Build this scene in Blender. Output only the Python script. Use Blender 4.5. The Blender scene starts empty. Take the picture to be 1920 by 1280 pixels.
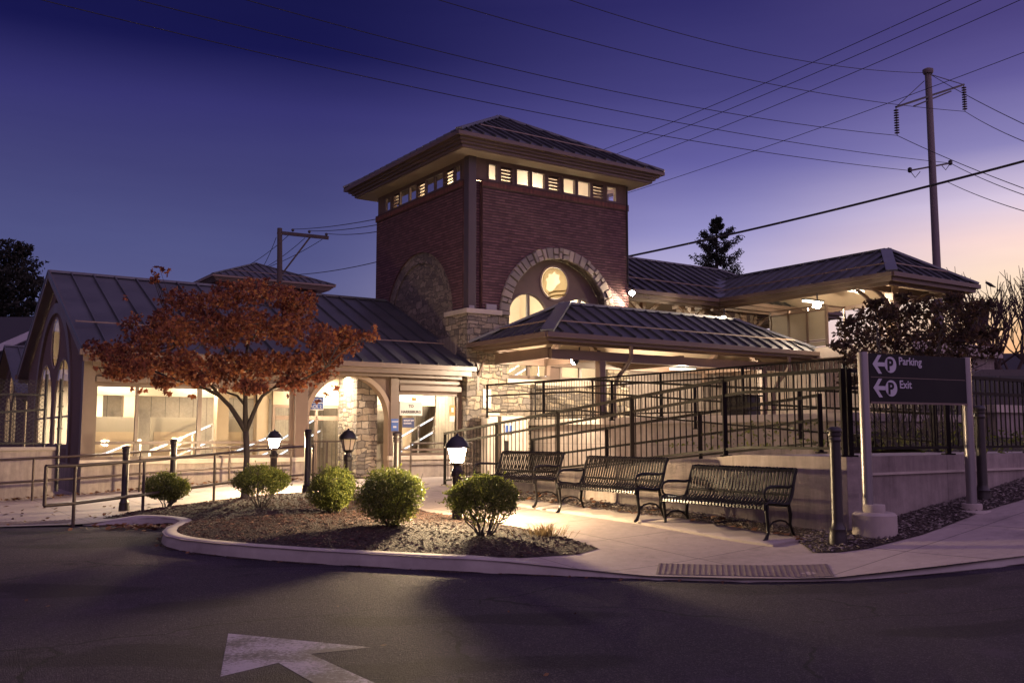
import bpy, math, random
import numpy as np
from mathutils import Vector, Matrix
from mathutils.geometry import tessellate_polygon
rnd = random.Random(11)
S = bpy.context.scene
COL = S.collection
R = math.radians
PI = math.pi

# ------------------------------------------------------------------ camera
CAMZ = 1.47
FPX = 1775.0
PITCH = math.atan(175 / 1775.0)
cam = bpy.data.cameras.new('camera'); camo = bpy.data.objects.new('camera', cam); COL.objects.link(camo)
camo.location = (0, 0, CAMZ); camo.rotation_euler = (PI / 2 + PITCH, 0, 0)
cam.sensor_width = 36; cam.lens = FPX / 1920 * 36; cam.clip_start = .1; cam.clip_end = 2000
S.camera = camo

# building frame: U along the facade to the right and away, V into the building
UX, UY = 0.8286157, 0.5598178
CX, CY = -1.3038, 28.0
ANG = math.atan2(UY, UX)
def B(u, v, z): return Vector((CX + UX * u - UY * v, CY + UY * u + UX * v, z))
def W(x, y, z): return Vector((x, y, z))
def toB(x, y):
    dx, dy = x - CX, y - CY
    return (dx * UX + dy * UY, -dx * UY + dy * UX)
_c, _s = math.cos(PITCH), math.sin(PITCH)
def at(px, py, Y):
    """measured place in the world of a thing seen at a pixel and standing Y metres away"""
    x = (px - 960) / FPX; y = (640 - py) / FPX
    d = (x, _c - y * _s, _s + y * _c); k = Y / d[1]
    return Vector((d[0] * k, Y, CAMZ + d[2] * k))

def wm(o): return wm(o.parent) @ o.matrix_basis if o.parent else o.matrix_basis.copy()
# ------------------------------------------------------------------ mesh builder
class MB:
    def __init__(s, fr=W): s.v = []; s.f = []; s.u = []; s.fr = fr
    def add(s, vs, fs, uvs=None):
        o = len(s.v); s.v += [Vector(p) for p in vs]
        for i, f in enumerate(fs):
            s.f.append([o + k for k in f]); s.u.append(uvs[i] if uvs else None)
        return s
    def quad(s, a, b, c, d, uv=None): return s.add([a, b, c, d], [(0, 1, 2, 3)], [uv] if uv else None)
    def box(s, x0, x1, y0, y1, z0, z1):
        v = [(x, y, z) for z in (z0, z1) for y in (y0, y1) for x in (x0, x1)]
        return s.add(v, [(0, 2, 3, 1), (4, 5, 7, 6), (0, 1, 5, 4), (2, 6, 7, 3), (0, 4, 6, 2), (1, 3, 7, 5)])
    def bar(s, p, q, w, h=None, up=(0, 0, 1), off=0.0):
        p, q = Vector(p), Vector(q); h = h or w
        d = (q - p).normalized(); up = Vector(up)
        if abs(d.dot(up)) > .97: up = Vector((1, 0, 0))
        sd = d.cross(up).normalized(); n = sd.cross(d).normalized()
        v = []
        for e in (p, q):
            for a, b in ((-1, -1), (1, -1), (1, 1), (-1, 1)):
                v.append(e + sd * (a * w / 2) + n * (b * h / 2 + off))
        return s.add(v, [(0, 3, 2, 1), (4, 5, 6, 7), (0, 1, 5, 4), (1, 2, 6, 5), (2, 3, 7, 6), (3, 0, 4, 7)])
    def tube(s, pts, r, n=8, cap=True):
        pts = [Vector(p) for p in pts]; m = len(pts)
        rs = r if isinstance(r, (list, tuple)) else [r] * m
        v = []; prev = None
        for i, p in enumerate(pts):
            d = (pts[min(i + 1, m - 1)] - pts[max(i - 1, 0)]).normalized()
            a = prev if prev is not None else (Vector((0, 0, 1)) if abs(d.z) < .9 else Vector((1, 0, 0)))
            a = (a - d * a.dot(d))
            if a.length < 1e-4: a = d.orthogonal()
            a.normalize(); prev = a; b = d.cross(a)
            for k in range(n):
                t = 2 * PI * k / n
                v.append(p + (a * math.cos(t) + b * math.sin(t)) * rs[i])
        f = []
        for i in range(m - 1):
            for k in range(n):
                k2 = (k + 1) % n
                f.append((i * n + k, i * n + k2, (i + 1) * n + k2, (i + 1) * n + k))
        if cap: f.append(tuple(range(n - 1, -1, -1))); f.append(tuple((m - 1) * n + k for k in range(n)))
        return s.add(v, f)
    def lathe(s, prof, c=(0, 0, 0), n=16, sq=None):
        v = []; c = Vector(c)
        for r, z in prof:
            for k in range(n):
                t = 2 * PI * (k + .5) / n
                v.append(c + Vector((r * math.cos(t), r * math.sin(t), z)))
        f = []
        m = len(prof)
        for i in range(m - 1):
            for k in range(n):
                k2 = (k + 1) % n
                f.append((i * n + k, i * n + k2, (i + 1) * n + k2, (i + 1) * n + k))
        f.append(tuple(range(n - 1, -1, -1))); f.append(tuple((m - 1) * n + k for k in range(n)))
        return s.add(v, f)
    def plate(s, loops, mp, t, back=True):
        """flat panel with holes: loops in (a,b); mp(a,b,c) -> point, thickness along c from 0 to t"""
        flat = [p for l in loops for p in l]
        tris = tessellate_polygon([[Vector((a, b, 0)) for a, b in l] for l in loops])
        uv = lambda tr: [flat[i] for i in tr]
        s.add([mp(a, b, 0) for a, b in flat], tris, [uv(t_) for t_ in tris])
        if back: s.add([mp(a, b, t) for a, b in flat], [tuple(reversed(t_)) for t_ in tris], [uv(tuple(reversed(t_))) for t_ in tris])
        for l in loops:
            acc = 0
            for i in range(len(l)):
                p, q = l[i], l[(i + 1) % len(l)]; L = math.dist(p, q)
                s.quad(mp(*p, 0), mp(*q, 0), mp(*q, t), mp(*p, t), [(acc, 0), (acc + L, 0), (acc + L, t), (acc, t)]); acc += L
        return s
    def build(s, name, mat, parent=None, smooth=False, bevel=0, kind=None):
        me = bpy.data.meshes.new(name)
        wv = [s.fr(*p) for p in s.v]
        ploc = wm(parent) if parent is not None else None
        inv = ploc.inverted() if ploc is not None else None
        lv = [inv @ p for p in wv] if inv is not None else wv
        me.from_pydata([tuple(p) for p in lv], [], s.f); 
        uvl = me.uv_layers.new(name='UVMap'); data = []
        for fi, f in enumerate(s.f):
            if s.u[fi]:
                for q in s.u[fi]: data += [q[0], q[1]]
                continue
            ps = [s.v[i] for i in f]
            n = (ps[1] - ps[0]).cross(ps[2] - ps[0]); ax = max(range(3), key=lambda k: abs(n[k]))
            for p in ps:
                data += ([p.y, p.z] if ax == 0 else [p.x, p.z] if ax == 1 else [p.x, p.y])
        uvl.data.foreach_set('uv', data)
        me.materials.append(mat)
        if smooth:
            me.polygons.foreach_set('use_smooth', [True] * len(me.polygons))
            if smooth != 'all': me.set_sharp_from_angle(angle=R(40))
        o = bpy.data.objects.new(name, me); COL.objects.link(o)
        if parent is not None: o.parent = parent
        if kind: o['kind'] = kind
        if bevel:
            b = o.modifiers.new('edge', 'BEVEL'); b.width = bevel; b.segments = 2; b.limit_method = 'ANGLE'; b.angle_limit = R(50)
        return o

def tag(o, label=None, cat=None, group=None, kind=None):
    if label: o['label'] = label
    if cat: o['category'] = cat
    if group: o['group'] = group
    if kind: o['kind'] = kind
    return o
def thing(name, label, cat, loc, rz=0, group=None):
    o = bpy.data.objects.new(name, None); COL.objects.link(o); o.empty_display_size = .2
    o.matrix_world = Matrix.Translation(Vector(loc)) @ Matrix.Rotation(rz, 4, 'Z')
    return tag(o, label, cat, group)
def dup(root, loc, rz, label):
    r = root.copy(); COL.objects.link(r); r.location = loc; r.rotation_euler = (0, 0, rz); r['label'] = label
    r.matrix_world = Matrix.Translation(Vector(loc)) @ Matrix.Rotation(rz, 4, 'Z')
    for ch in list(root.children):
        c = ch.copy(); COL.objects.link(c); c.parent = r
        for g in list(ch.children):
            d = g.copy(); COL.objects.link(d); d.parent = c
    return r
def arc(cx, cy, r, a0, a1, n): return [(cx + r * math.cos(R(a0 + (a1 - a0) * i / n)), cy + r * math.sin(R(a0 + (a1 - a0) * i / n))) for i in range(n + 1)]
def text(body, size, mp, mat, name, parent, thick=.004, align='LEFT', bold=0.0):
    """raised lettering: mp(a,b,c) -> world point"""
    cu = bpy.data.curves.new('lettering', 'FONT'); cu.body = body; cu.size = size; cu.extrude = thick; cu.align_x = align; cu.offset = bold
    cu.resolution_u = 3
    to = bpy.data.objects.new('lettering', cu); COL.objects.link(to)
    dg = bpy.context.evaluated_depsgraph_get(); dg.update()
    me = bpy.data.meshes.new_from_object(to.evaluated_get(dg)); bpy.data.objects.remove(to); bpy.data.curves.remove(cu)
    inv = wm(parent).inverted() if parent else Matrix()
    for v in me.vertices: v.co = inv @ mp(v.co.x, v.co.y, v.co.z)
    me.materials.clear(); me.materials.append(mat)
    o = bpy.data.objects.new(name, me); COL.objects.link(o); o.parent = parent
    return o

# ------------------------------------------------------------------ materials
def newmat(name):
    m = bpy.data.materials.new(name); m.use_nodes = True; nt = m.node_tree; nt.nodes.clear()
    out = nt.nodes.new('ShaderNodeOutputMaterial')
    return m, nt, out
class NT:
    def __init__(s, nt): s.nt = nt
    def n(s, t, **kw):
        nd = s.nt.nodes.new('ShaderNode' + t)
        for k, v in kw.items():
            if k.startswith('_'): setattr(nd, k[1:], v)
            else:
                key = int(k[1:]) if k[0] == 'i' and k[1:].isdigit() else k.replace('__', ' ')
                i = nd.inputs[key]
                if hasattr(v, 'links'): s.nt.links.new(v, i)
                else: i.default_value = v
        return nd
    def l(s, a, b): s.nt.links.new(a, b)
    def mix(s, f, a, b, bt='MIX'):
        nd = s.nt.nodes.new('ShaderNodeMix'); nd.data_type = 'RGBA'; nd.blend_type = bt
        for i, v in ((0, f), (6, a), (7, b)):
            if hasattr(v, 'links'): s.nt.links.new(v, nd.inputs[i])
            else: nd.inputs[i].default_value = v if i == 0 else (*v[:3], 1)
        return nd.outputs[2]
    def ramp(s, f, stops):
        nd = s.nt.nodes.new('ShaderNodeValToRGB'); s.nt.links.new(f, nd.inputs[0]); e = nd.color_ramp.elements
        while len(e) < len(stops): e.new(.5)
        for i, (p, c) in enumerate(stops):
            e[i].position = p; e[i].color = (*c, 1) if len(c) == 3 else c
        return nd.outputs[0]
    def math(s, op, a, b=0.0, c=None, clamp=False):
        nd = s.nt.nodes.new('ShaderNodeMath'); nd.operation = op; nd.use_clamp = clamp
        for i, v in enumerate((a, b) if c is None else (a, b, c)):
            if hasattr(v, 'links'): s.nt.links.new(v, nd.inputs[i])
            else: nd.inputs[i].default_value = v
        return nd.outputs[0]
def wall_mat(name, c1, c2):
    """cast wall: form joints every 2.4 m, tie holes, water streaks and blotches"""
    m, nt, out = newmat(name); T = NT(nt)
    uv = T.n('TexCoord').outputs['UV']
    a = T.n('TexNoise', Vector=uv, Scale=5.0, Detail=9.0, Roughness=.7).outputs['Fac']
    st = T.n('TexNoise', Vector=T.n('Mapping', Vector=uv, Scale=(3.2, .28, 1)).outputs[0], Scale=1.6, Detail=6.0, Roughness=.7).outputs['Fac']
    bl = T.n('TexNoise', Vector=uv, Scale=.7, Detail=4.0).outputs['Fac']
    f = T.math('MULTIPLY_ADD', T.math('ADD', T.math('MULTIPLY', a, .5), T.math('ADD', T.math('MULTIPLY', st, .8), T.math('MULTIPLY', bl, .5))), 2.0, -1.3, clamp=True)
    col = T.mix(f, c1, c2)
    jb = T.n('TexBrick', Vector=uv, Scale=1.0); jb.offset = 0; jb.inputs['Mortar Size'].default_value = .008; jb.inputs['Brick Width'].default_value = 2.44; jb.inputs['Row Height'].default_value = 1.22
    col = T.mix(T.math('MULTIPLY', jb.outputs['Fac'], .45), col, [x * .4 for x in c1])
    p = T.n('BsdfPrincipled', Base__Color=col, Roughness=.85); p.inputs['Specular IOR Level'].default_value = .3
    h = T.math('SUBTRACT', T.math('ADD', a, T.math('MULTIPLY', bl, .6)), jb.outputs['Fac'])
    bp = T.n('Bump', Height=h, Strength=.35, Distance=.015); T.l(bp.outputs[0], p.inputs['Normal'])
    T.l(p.outputs[0], out.inputs[0]); return m
def g3(c): return (c, c, c)
def M(name, col, rough=.6, metal=0.0, var=.18, ns=3.0, bump=0.0, bs=60.0, spec=.5, streak=False):
    m, nt, out = newmat(name); T = NT(nt)
    tc = T.n('TexCoord').outputs['Object']
    if streak:
        tc = T.n('Mapping', Vector=tc, Scale=(1, 1, .15)).outputs[0]
    nz = T.n('TexNoise', Vector=tc, Scale=ns, Detail=6.0, Roughness=.62).outputs['Fac']
    f = T.math('MULTIPLY_ADD', nz, 2.2, -.6, clamp=True)
    c = T.mix(f, [x * (1 - var) for x in col], [min(1, x * (1 + var)) for x in col])
    p = T.n('BsdfPrincipled', Base__Color=c, Roughness=rough, Metallic=metal)
    p.inputs['Specular IOR Level'].default_value = spec
    r2 = T.math('MULTIPLY_ADD', nz, .3, rough - .15, clamp=True); T.l(r2, p.inputs['Roughness'])
    if bump:
        nb = T.n('TexNoise', Vector=T.n('TexCoord').outputs['Object'], Scale=bs, Detail=4.0).outputs['Fac']
        b = T.n('Bump', Height=nb, Strength=bump, Distance=.02); T.l(b.outputs[0], p.inputs['Normal'])
    T.l(p.outputs[0], out.inputs[0]); return m
def emis(name, col, st):
    m, nt, out = newmat(name); T = NT(nt)
    e = T.n('Emission', Color=(*col, 1), Strength=st); T.l(e.outputs[0], out.inputs[0]); return m
def brick_mat(name, c1, c2, mortar, bw=.2, bh=.068):
    m, nt, out = newmat(name); T = NT(nt)
    uv = T.n('TexCoord').outputs['UV']
    br = T.n('TexBrick', Vector=uv, Scale=1.0, Color1=(*c1, 1), Color2=(*c2, 1), Mortar=(*c1, 1))
    br.inputs['Mortar Size'].default_value = .008; br.inputs['Brick Width'].default_value = bw; br.inputs['Row Height'].default_value = bh
    br.inputs['Mortar Smooth'].default_value = .3; br.inputs['Bias'].default_value = -.1
    nz = T.n('TexNoise', Vector=uv, Scale=1.3, Detail=6.0, Roughness=.65).outputs['Fac']
    fine = T.n('TexNoise', Vector=T.n('Mapping', Vector=uv, Scale=(5, 14, 1)).outputs[0], Scale=1.0, Detail=3.0).outputs['Fac']
    v = T.math('MULTIPLY_ADD', nz, .7, .62); v2 = T.math('MULTIPLY', v, T.math('MULTIPLY_ADD', fine, .9, .55))
    row = T.math('FRACT', T.math('DIVIDE', T.n('SeparateXYZ', Vector=uv).outputs[1], bh))
    bed = T.n('MapRange', Value=T.math('ABSOLUTE', T.math('SUBTRACT', row, .5)), i1=.24, i2=.42, _interpolation_type='SMOOTHSTEP').outputs[0]
    wob = T.math('MULTIPLY', bed, T.math('MULTIPLY_ADD', nz, 1.2, .25), clamp=True)
    col = T.mix(T.math('MULTIPLY', br.outputs['Fac'], .4), br.outputs['Color'], mortar)
    col = T.mix(1.0, col, T.n('CombineColor', Red=v2, Green=v2, Blue=v2).outputs[0], 'MULTIPLY')
    col = T.mix(T.math('MULTIPLY', wob, .85), col, mortar)
    p = T.n('BsdfPrincipled', Base__Color=col, Roughness=.8); p.inputs['Specular IOR Level'].default_value = .3
    h = T.math('SUBTRACT', T.math('MULTIPLY', fine, .35), bed)
    b = T.n('Bump', Height=h, Strength=.9, Distance=.012); T.l(b.outputs[0], p.inputs['Normal'])
    T.l(p.outputs[0], out.inputs[0]); return m
def stone_mat(name, stops, bw=.40, bh=.185, mortar=(.075, .062, .055), warp=.10):
    """rubble laid in rough courses: two sizes of block, edges wandering, every block its own tone"""
    m, nt, out = newmat(name); T = NT(nt)
    uv = T.n('TexCoord').outputs['UV']
    w1 = T.n('TexNoise', Vector=uv, Scale=2.3, Detail=2.0).outputs['Color']; w2 = T.n('TexNoise', Vector=uv, Scale=9.0, Detail=3.0).outputs['Color']
    def off(w, k): return T.n('VectorMath', i0=T.n('VectorMath', i0=w, i1=(.5, .5, .5), _operation='SUBTRACT').outputs[0], i1=(k, k, 0), _operation='MULTIPLY').outputs[0]
    q = T.n('VectorMath', i0=T.n('VectorMath', i0=uv, i1=off(w1, warp * 2.2), _operation='ADD').outputs[0], i1=off(w2, warp * .55), _operation='ADD').outputs[0]
    def bricks(sx, o, sq, fq, seedshift):
        v = T.n('Mapping', Vector=q, Location=(seedshift, seedshift * .37, 0)).outputs[0]
        br = T.n('TexBrick', Vector=v, Scale=1.0, Color1=(0, 0, 0, 1), Color2=(1, 1, 1, 1), Mortar=(0, 0, 0, 1)); br.offset = o; br.squash = sq; br.squash_frequency = fq; br.offset_frequency = 2
        br.inputs['Mortar Size'].default_value = .014; br.inputs['Mortar Smooth'].default_value = .5; br.inputs['Brick Width'].default_value = bw * sx; br.inputs['Row Height'].default_value = bh * sx; br.inputs['Bias'].default_value = 0
        return br
    A_, B_ = bricks(1.0, .42, .62, 3, 0.0), bricks(.62, .36, 1.5, 2, 3.3)
    sel = T.math('GREATER_THAN', T.n('TexNoise', Vector=T.n('Mapping', Vector=uv, Scale=(.9, 1.3, 1)).outputs[0], Scale=1.2, Detail=1.0).outputs['Fac'], .53)
    val = T.n('SeparateColor', Color=T.mix(sel, A_.outputs['Color'], B_.outputs['Color'])).outputs[0]
    mo = T.math('ADD', T.math('MULTIPLY', A_.outputs['Fac'], T.math('SUBTRACT', 1.0, sel)), T.math('MULTIPLY', B_.outputs['Fac'], sel))
    base = T.ramp(val, stops)
    nz = T.n('TexNoise', Vector=uv, Scale=7.0, Detail=8.0, Roughness=.72).outputs['Fac']
    k = T.math('MULTIPLY_ADD', nz, 1.5, .25)
    base = T.mix(1.0, base, T.n('CombineColor', Red=k, Green=k, Blue=k).outputs[0], 'MULTIPLY')
    col = T.mix(T.math('MULTIPLY', mo, .85), base, mortar)
    p = T.n('BsdfPrincipled', Base__Color=col, Roughness=.85); p.inputs['Specular IOR Level'].default_value = .3
    h = T.math('ADD', T.math('MULTIPLY', T.math('SUBTRACT', 1.0, mo), .9), T.math('MULTIPLY', nz, .9)); h = T.math('ADD', h, T.math('MULTIPLY', val, .5))
    b = T.n('Bump', Height=h, Strength=1.0, Distance=.05); T.l(b.outputs[0], p.inputs['Normal'])
    T.l(p.outputs[0], out.inputs[0]); return m
def glass_mat(name, tint=(.95, .96, .95), refl=1.0):
    m, nt, out = newmat(name); T = NT(nt)
    tr = T.n('BsdfTransparent', Color=(*tint, 1)); gl = T.n('BsdfGlossy', Roughness=.02)
    fr = T.n('Fresnel', IOR=1.5).outputs[0]; f = T.math('MULTIPLY', fr, refl, clamp=True)
    mx = T.n('MixShader'); T.l(f, mx.inputs[0]); T.l(tr.outputs[0], mx.inputs[1]); T.l(gl.outputs[0], mx.inputs[2])
    T.l(mx.outputs[0], out.inputs[0]); return m
def leaf_mat(name, stops, trans=.35, rough=.6):
    m, nt, out = newmat(name); T = NT(nt)
    rp = T.n('NewGeometry').outputs['Random Per Island']
    nz = T.n('TexNoise', Vector=T.n('TexCoord').outputs['Object'], Scale=1.7, Detail=3.0).outputs['Fac']
    f = T.math('ADD', T.math('MULTIPLY', rp, .6), T.math('MULTIPLY_ADD', nz, .8, -.2), clamp=True)
    c = T.ramp(f, stops)
    d = T.n('BsdfPrincipled', Base__Color=c, Roughness=rough); d.inputs['Specular IOR Level'].default_value = .25
    t = T.n('BsdfTranslucent', Color=c)
    mx = T.n('MixShader', i0=trans); T.l(d.outputs[0], mx.inputs[1]); T.l(t.outputs[0], mx.inputs[2])
    T.l(mx.outputs[0], out.inputs[0]); return m
def ground_mat(name, c1, c2, sc, rough, bump, bd, speck=None, joints=None, cracks=False, big=.35, spec=.4):
    m, nt, out = newmat(name); T = NT(nt)
    ob = T.n('TexCoord').outputs['Object']
    a = T.n('TexNoise', Vector=ob, Scale=sc, Detail=8.0, Roughness=.7).outputs['Fac']
    b_ = T.n('TexNoise', Vector=ob, Scale=big, Detail=5.0, Roughness=.6).outputs['Fac']
    f = T.math('ADD', T.math('MULTIPLY', a, .5), T.math('MULTIPLY', b_, .9)); f = T.math('MULTIPLY_ADD', f, 1.9, -.8, clamp=True)
    col = T.mix(f, c1, c2)
    h = a
    if speck:
        sp = T.n('TexVoronoi', Vector=ob, Scale=speck[0]); sv = T.n('SeparateColor', Color=sp.outputs['Color']).outputs[0]
        msk = T.math('GREATER_THAN', sv, speck[1]); col = T.mix(T.math('MULTIPLY', msk, .6), col, speck[2])
        h = T.math('ADD', h, T.math('MULTIPLY', sp.outputs['Distance'], 1.2))
    if cracks:
        pt = T.n('TexNoise', Vector=T.n('Mapping', Vector=ob, Scale=(.5, 1.1, 1)).outputs[0], Scale=.55, Detail=2.0).outputs['Fac']
        pm = T.n('MapRange', Value=pt, i1=.54, i2=.57).outputs[0]; col = T.mix(T.math('MULTIPLY', pm, .55), col, [x * .45 for x in c1])
        oil = T.n('TexNoise', Vector=ob, Scale=1.3, Detail=5.0, Roughness=.7).outputs['Fac']; om = T.n('MapRange', Value=oil, i1=.6, i2=.72).outputs[0]; col = T.mix(T.math('MULTIPLY', om, .6), col, [x * .4 for x in c1])
        lg = T.n('MapRange', Value=oil, i1=.42, i2=.3).outputs[0]; col = T.mix(T.math('MULTIPLY', lg, .5), col, [x * 1.7 for x in c2])
        w = T.n('TexNoise', Vector=ob, Scale=.9, Detail=4.0).outputs['Color']
        q = T.n('VectorMath', i0=ob, i1=w, _operation='ADD').outputs[0]
        e = T.n('TexVoronoi', Vector=q, Scale=.33, _feature='DISTANCE_TO_EDGE').outputs['Distance']
        ck = T.math('LESS_THAN', e, .005); gate = T.math('GREATER_THAN', b_, .46)
        ck = T.math('MULTIPLY', ck, gate)
        col = T.mix(T.math('MULTIPLY', ck, .75), col, g3(.012)); h = T.math('SUBTRACT', h, T.math('MULTIPLY', ck, .8))
    if joints:
        sg_ = T.n('TexNoise', Vector=ob, Scale=1.15, Detail=7.0, Roughness=.72).outputs['Fac']
        col = T.mix(T.n('MapRange', Value=sg_, i1=.54, i2=.72, i3=0.0, i4=.5).outputs[0], col, [x * .45 for x in c1])
        dr = T.n('TexNoise', Vector=ob, Scale=16.0, Detail=2.0).outputs['Fac']; col = T.mix(T.n('MapRange', Value=dr, i1=.70, i2=.74, i3=0.0, i4=.45).outputs[0], col, [x * .35 for x in c1])
        rot = T.n('Mapping', Vector=ob, Rotation=(0, 0, -joints[2])).outputs[0]
        jb = T.n('TexBrick', Vector=rot, Scale=1.0); jb.offset = 0
        jb.inputs['Mortar Size'].default_value = .009; jb.inputs['Brick Width'].default_value = joints[0]; jb.inputs['Row Height'].default_value = joints[1]
        jb.inputs['Mortar Smooth'].default_value = .2
        col = T.mix(T.math('MULTIPLY', jb.outputs['Fac'], .75), col, [x * .25 for x in c1]); h = T.math('SUBTRACT', h, T.math('MULTIPLY', jb.outputs['Fac'], .8))
    p = T.n('BsdfPrincipled', Base__Color=col, Roughness=rough); p.inputs['Specular IOR Level'].default_value = spec
    bp = T.n('Bump', Height=h, Strength=bump, Distance=bd); T.l(bp.outputs[0], p.inputs['Normal'])
    T.l(p.outputs[0], out.inputs[0]); return m

m_brick = brick_mat('brick', (.155, .078, .082), (.088, .044, .049), (.022, .015, .018), .24, .088)
m_soldier = brick_mat('brick_soldier', (.17, .065, .05), (.10, .04, .035), (.06, .045, .04), .075, .2)
SST = [(0, (.11, .095, .085)), (.25, (.20, .165, .13)), (.45, (.15, .13, .12)), (.65, (.30, .25, .19)), (.85, (.24, .19, .14)), (1, (.36, .31, .25))]
m_stone = stone_mat('fieldstone', SST)
m_stone_ring = stone_mat('arch_stone', SST, .17, .2, warp=.06)
m_stone_dark = stone_mat('fieldstone_infill', [(0, (.10, .085, .08)), (.5, (.16, .13, .11)), (1, (.22, .18, .15))], .40, .2, (.09, .075, .07), .2)
m_cap = M('limestone', (.42, .36, .30), .75, var=.2, bump=.15)
m_trim = M('brown_trim', (.115, .078, .062), .45, var=.15, ns=1.5)
m_trim3 = M('dark_pilaster', (.06, .043, .042), .45, var=.15, ns=1.5)
m_trim2 = M('tan_trim', (.22, .155, .115), .45, var=.12, ns=1.5)
m_panel = M('brown_stucco', (.12, .078, .065), .8, var=.18, bump=.1)
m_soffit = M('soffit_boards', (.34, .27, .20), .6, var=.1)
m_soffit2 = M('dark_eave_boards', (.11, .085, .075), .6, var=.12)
m_roof = M('standing_seam_metal', (.075, .075, .082), .42, .35, var=.3, ns=1.2, streak=True)
m_roof_e = M('roof_flashing', (.13, .135, .15), .4, .4, var=.2, ns=1.5)
m_conc = ground_mat('cast_concrete', (.25, .21, .185), (.38, .33, .29), 6.0, .8, .25, .02, big=.5)
m_wallconc = wall_mat('wall_concrete', (.13, .105, .096), (.36, .305, .27))
m_walk = ground_mat('sidewalk_concrete', (.20, .16, .145), (.40, .335, .295), 9.0, .75, .22, .012, joints=(1.55, 1.55, ANG))
m_kerb = ground_mat('kerb_concrete', (.22, .195, .18), (.40, .36, .32), 5.0, .8, .35, .02, big=1.2)
m_asph = ground_mat('asphalt', (.027, .0185, .032), (.054, .039, .061), 22.0, .82, 1.0, .018, speck=(120.0, .84, (.16, .13, .15)), cracks=True, spec=.22)
m_paint = None
m_mulch = ground_mat('mulch', (.012, .006, .005), (.04, .020, .015), 30.0, .9, 1.0, .05, speck=(38.0, .8, (.13, .09, .07)))
m_chip = leaf_mat('bark_chip', [(0, (.012, .005, .004)), (.5, (.038, .017, .012)), (.8, (.085, .042, .030)), (.93, (.20, .12, .085)), (1, (.42, .30, .23))], 0.0, .7)
m_gravel = leaf_mat('gravel_stone', [(0, (.06, .05, .045)), (.5, (.15, .125, .11)), (1, (.26, .22, .2))], 0.0, .8)
m_dirt = ground_mat('far_ground', (.04, .045, .028), (.075, .065, .045), 4.0, .9, .6, .05)
m_bronze = M('dark_bronze_rail', (.0095, .0068, .0062), .5, 0, var=.2, ns=6, spec=.1)
m_rail = M('brown_handrail', (.06, .042, .035), .35, .3, var=.2, ns=6)
m_black = M('black_metal', (.016, .014, .014), .35, .2, var=.3, ns=6)
m_boll = M('bollard_paint', (.022, .016, .016), .4, .2, var=.3, ns=5)
m_bench = M('bench_powder_coat', (.004, .003, .0035), .32, 0, var=.25, ns=8, spec=.3)
m_alu = M('satin_aluminium', (.25, .23, .235), .38, .75, var=.08, ns=3, streak=True)
m_sign = M('sign_black', (.004, .003, .005), .5, var=.15, spec=.2)
m_white = M('sign_white', (.40, .38, .43), .5, var=.05)
m_wht2 = M('paper_white', (.52, .50, .47), .6, var=.04)
m_blue = M('sign_blue', (.03, .075, .26), .5, var=.08)
m_dblue = M('sign_navy', (.022, .032, .11), .5, var=.08)
m_orange = M('sticker_orange', (.62, .16, .03), .5, var=.06)
m_red = M('print_red', (.55, .06, .04), .5, var=.05)
m_green = M('print_green', (.03, .18, .09), .5, var=.05)
m_ink = M('print_ink', (.05, .045, .05), .6, var=.05)
m_cream = M('interior_cream', (.62, .54, .42), .7, var=.07, ns=1.2)
m_cream2 = M('interior_tan', (.40, .31, .21), .7, var=.12, ns=1.5)
m_inwall = ground_mat('interior_block', (.12, .10, .08), (.30, .25, .19), 14.0, .8, .3, .02, joints=(.42, .21, 0), big=.9)
m_floor = M('interior_floor', (.24, .20, .16), .4, var=.15)
m_steel = M('stainless', (.55, .52, .48), .3, .8, var=.05)
m_glass = glass_mat('window_glass', refl=.55)
m_glass2 = glass_mat('clerestory_glass', refl=2.2)
m_lampglass = emis('lamp_glass_lit', (1.0, .73, .41), 2900.0)
m_lampoff = M('lamp_glass_off', (.55, .45, .35), .3, var=.05)
m_flood = emis('flood_lens', (1.0, .78, .52), 300.0)
m_led = emis('handrail_light', (.85, .9, 1.0), 2.2)
m_tube = emis('ceiling_fixture', (1.0, .86, .66), 3.0)
m_wire = M('wire', (.012, .011, .013), .6, var=.1)
m_steelpole = M('weathered_steel_pole', (.15, .12, .125), .6, .2, var=.12, ns=1)
m_vous = leaf_mat('arch_block', [(0, (.13, .115, .11)), (.4, (.22, .19, .17)), (.7, (.30, .25, .21)), (1, (.40, .35, .29))], 0.0, .85)
m_wood = M('pole_wood', (.075, .058, .05), .85, var=.3, ns=2, streak=True)
m_insul = M('insulator', (.04, .03, .035), .35, var=.2)
m_bark = M('maple_bark', (.045, .034, .03), .85, var=.35, ns=14, bump=.6, bs=30)
m_bark2 = M('dark_bark', (.05, .04, .035), .85, var=.3, ns=8)
m_baretwig = M('bare_twigs', (.06, .035, .03), .85, var=.3, ns=5)
m_maple = leaf_mat('maple_leaf', [(0, (.045, .014, .012)), (.28, (.11, .034, .024)), (.55, (.19, .06, .034)), (.78, (.29, .11, .045)), (1, (.44, .25, .09))], .42)
m_box = leaf_mat('boxwood_leaf', [(0, (.04, .055, .014)), (.45, (.12, .145, .03)), (.8, (.23, .24, .05)), (1, (.36, .31, .10))], .35, .45)
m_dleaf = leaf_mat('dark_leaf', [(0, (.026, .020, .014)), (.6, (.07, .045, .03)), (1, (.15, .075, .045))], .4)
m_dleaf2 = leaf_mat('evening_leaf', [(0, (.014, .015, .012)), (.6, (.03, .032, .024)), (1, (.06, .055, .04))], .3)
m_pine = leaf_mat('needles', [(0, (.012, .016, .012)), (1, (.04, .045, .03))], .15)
m_dry = leaf_mat('dry_grass', [(0, (.12, .08, .04)), (1, (.34, .25, .13))], .3)
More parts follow.
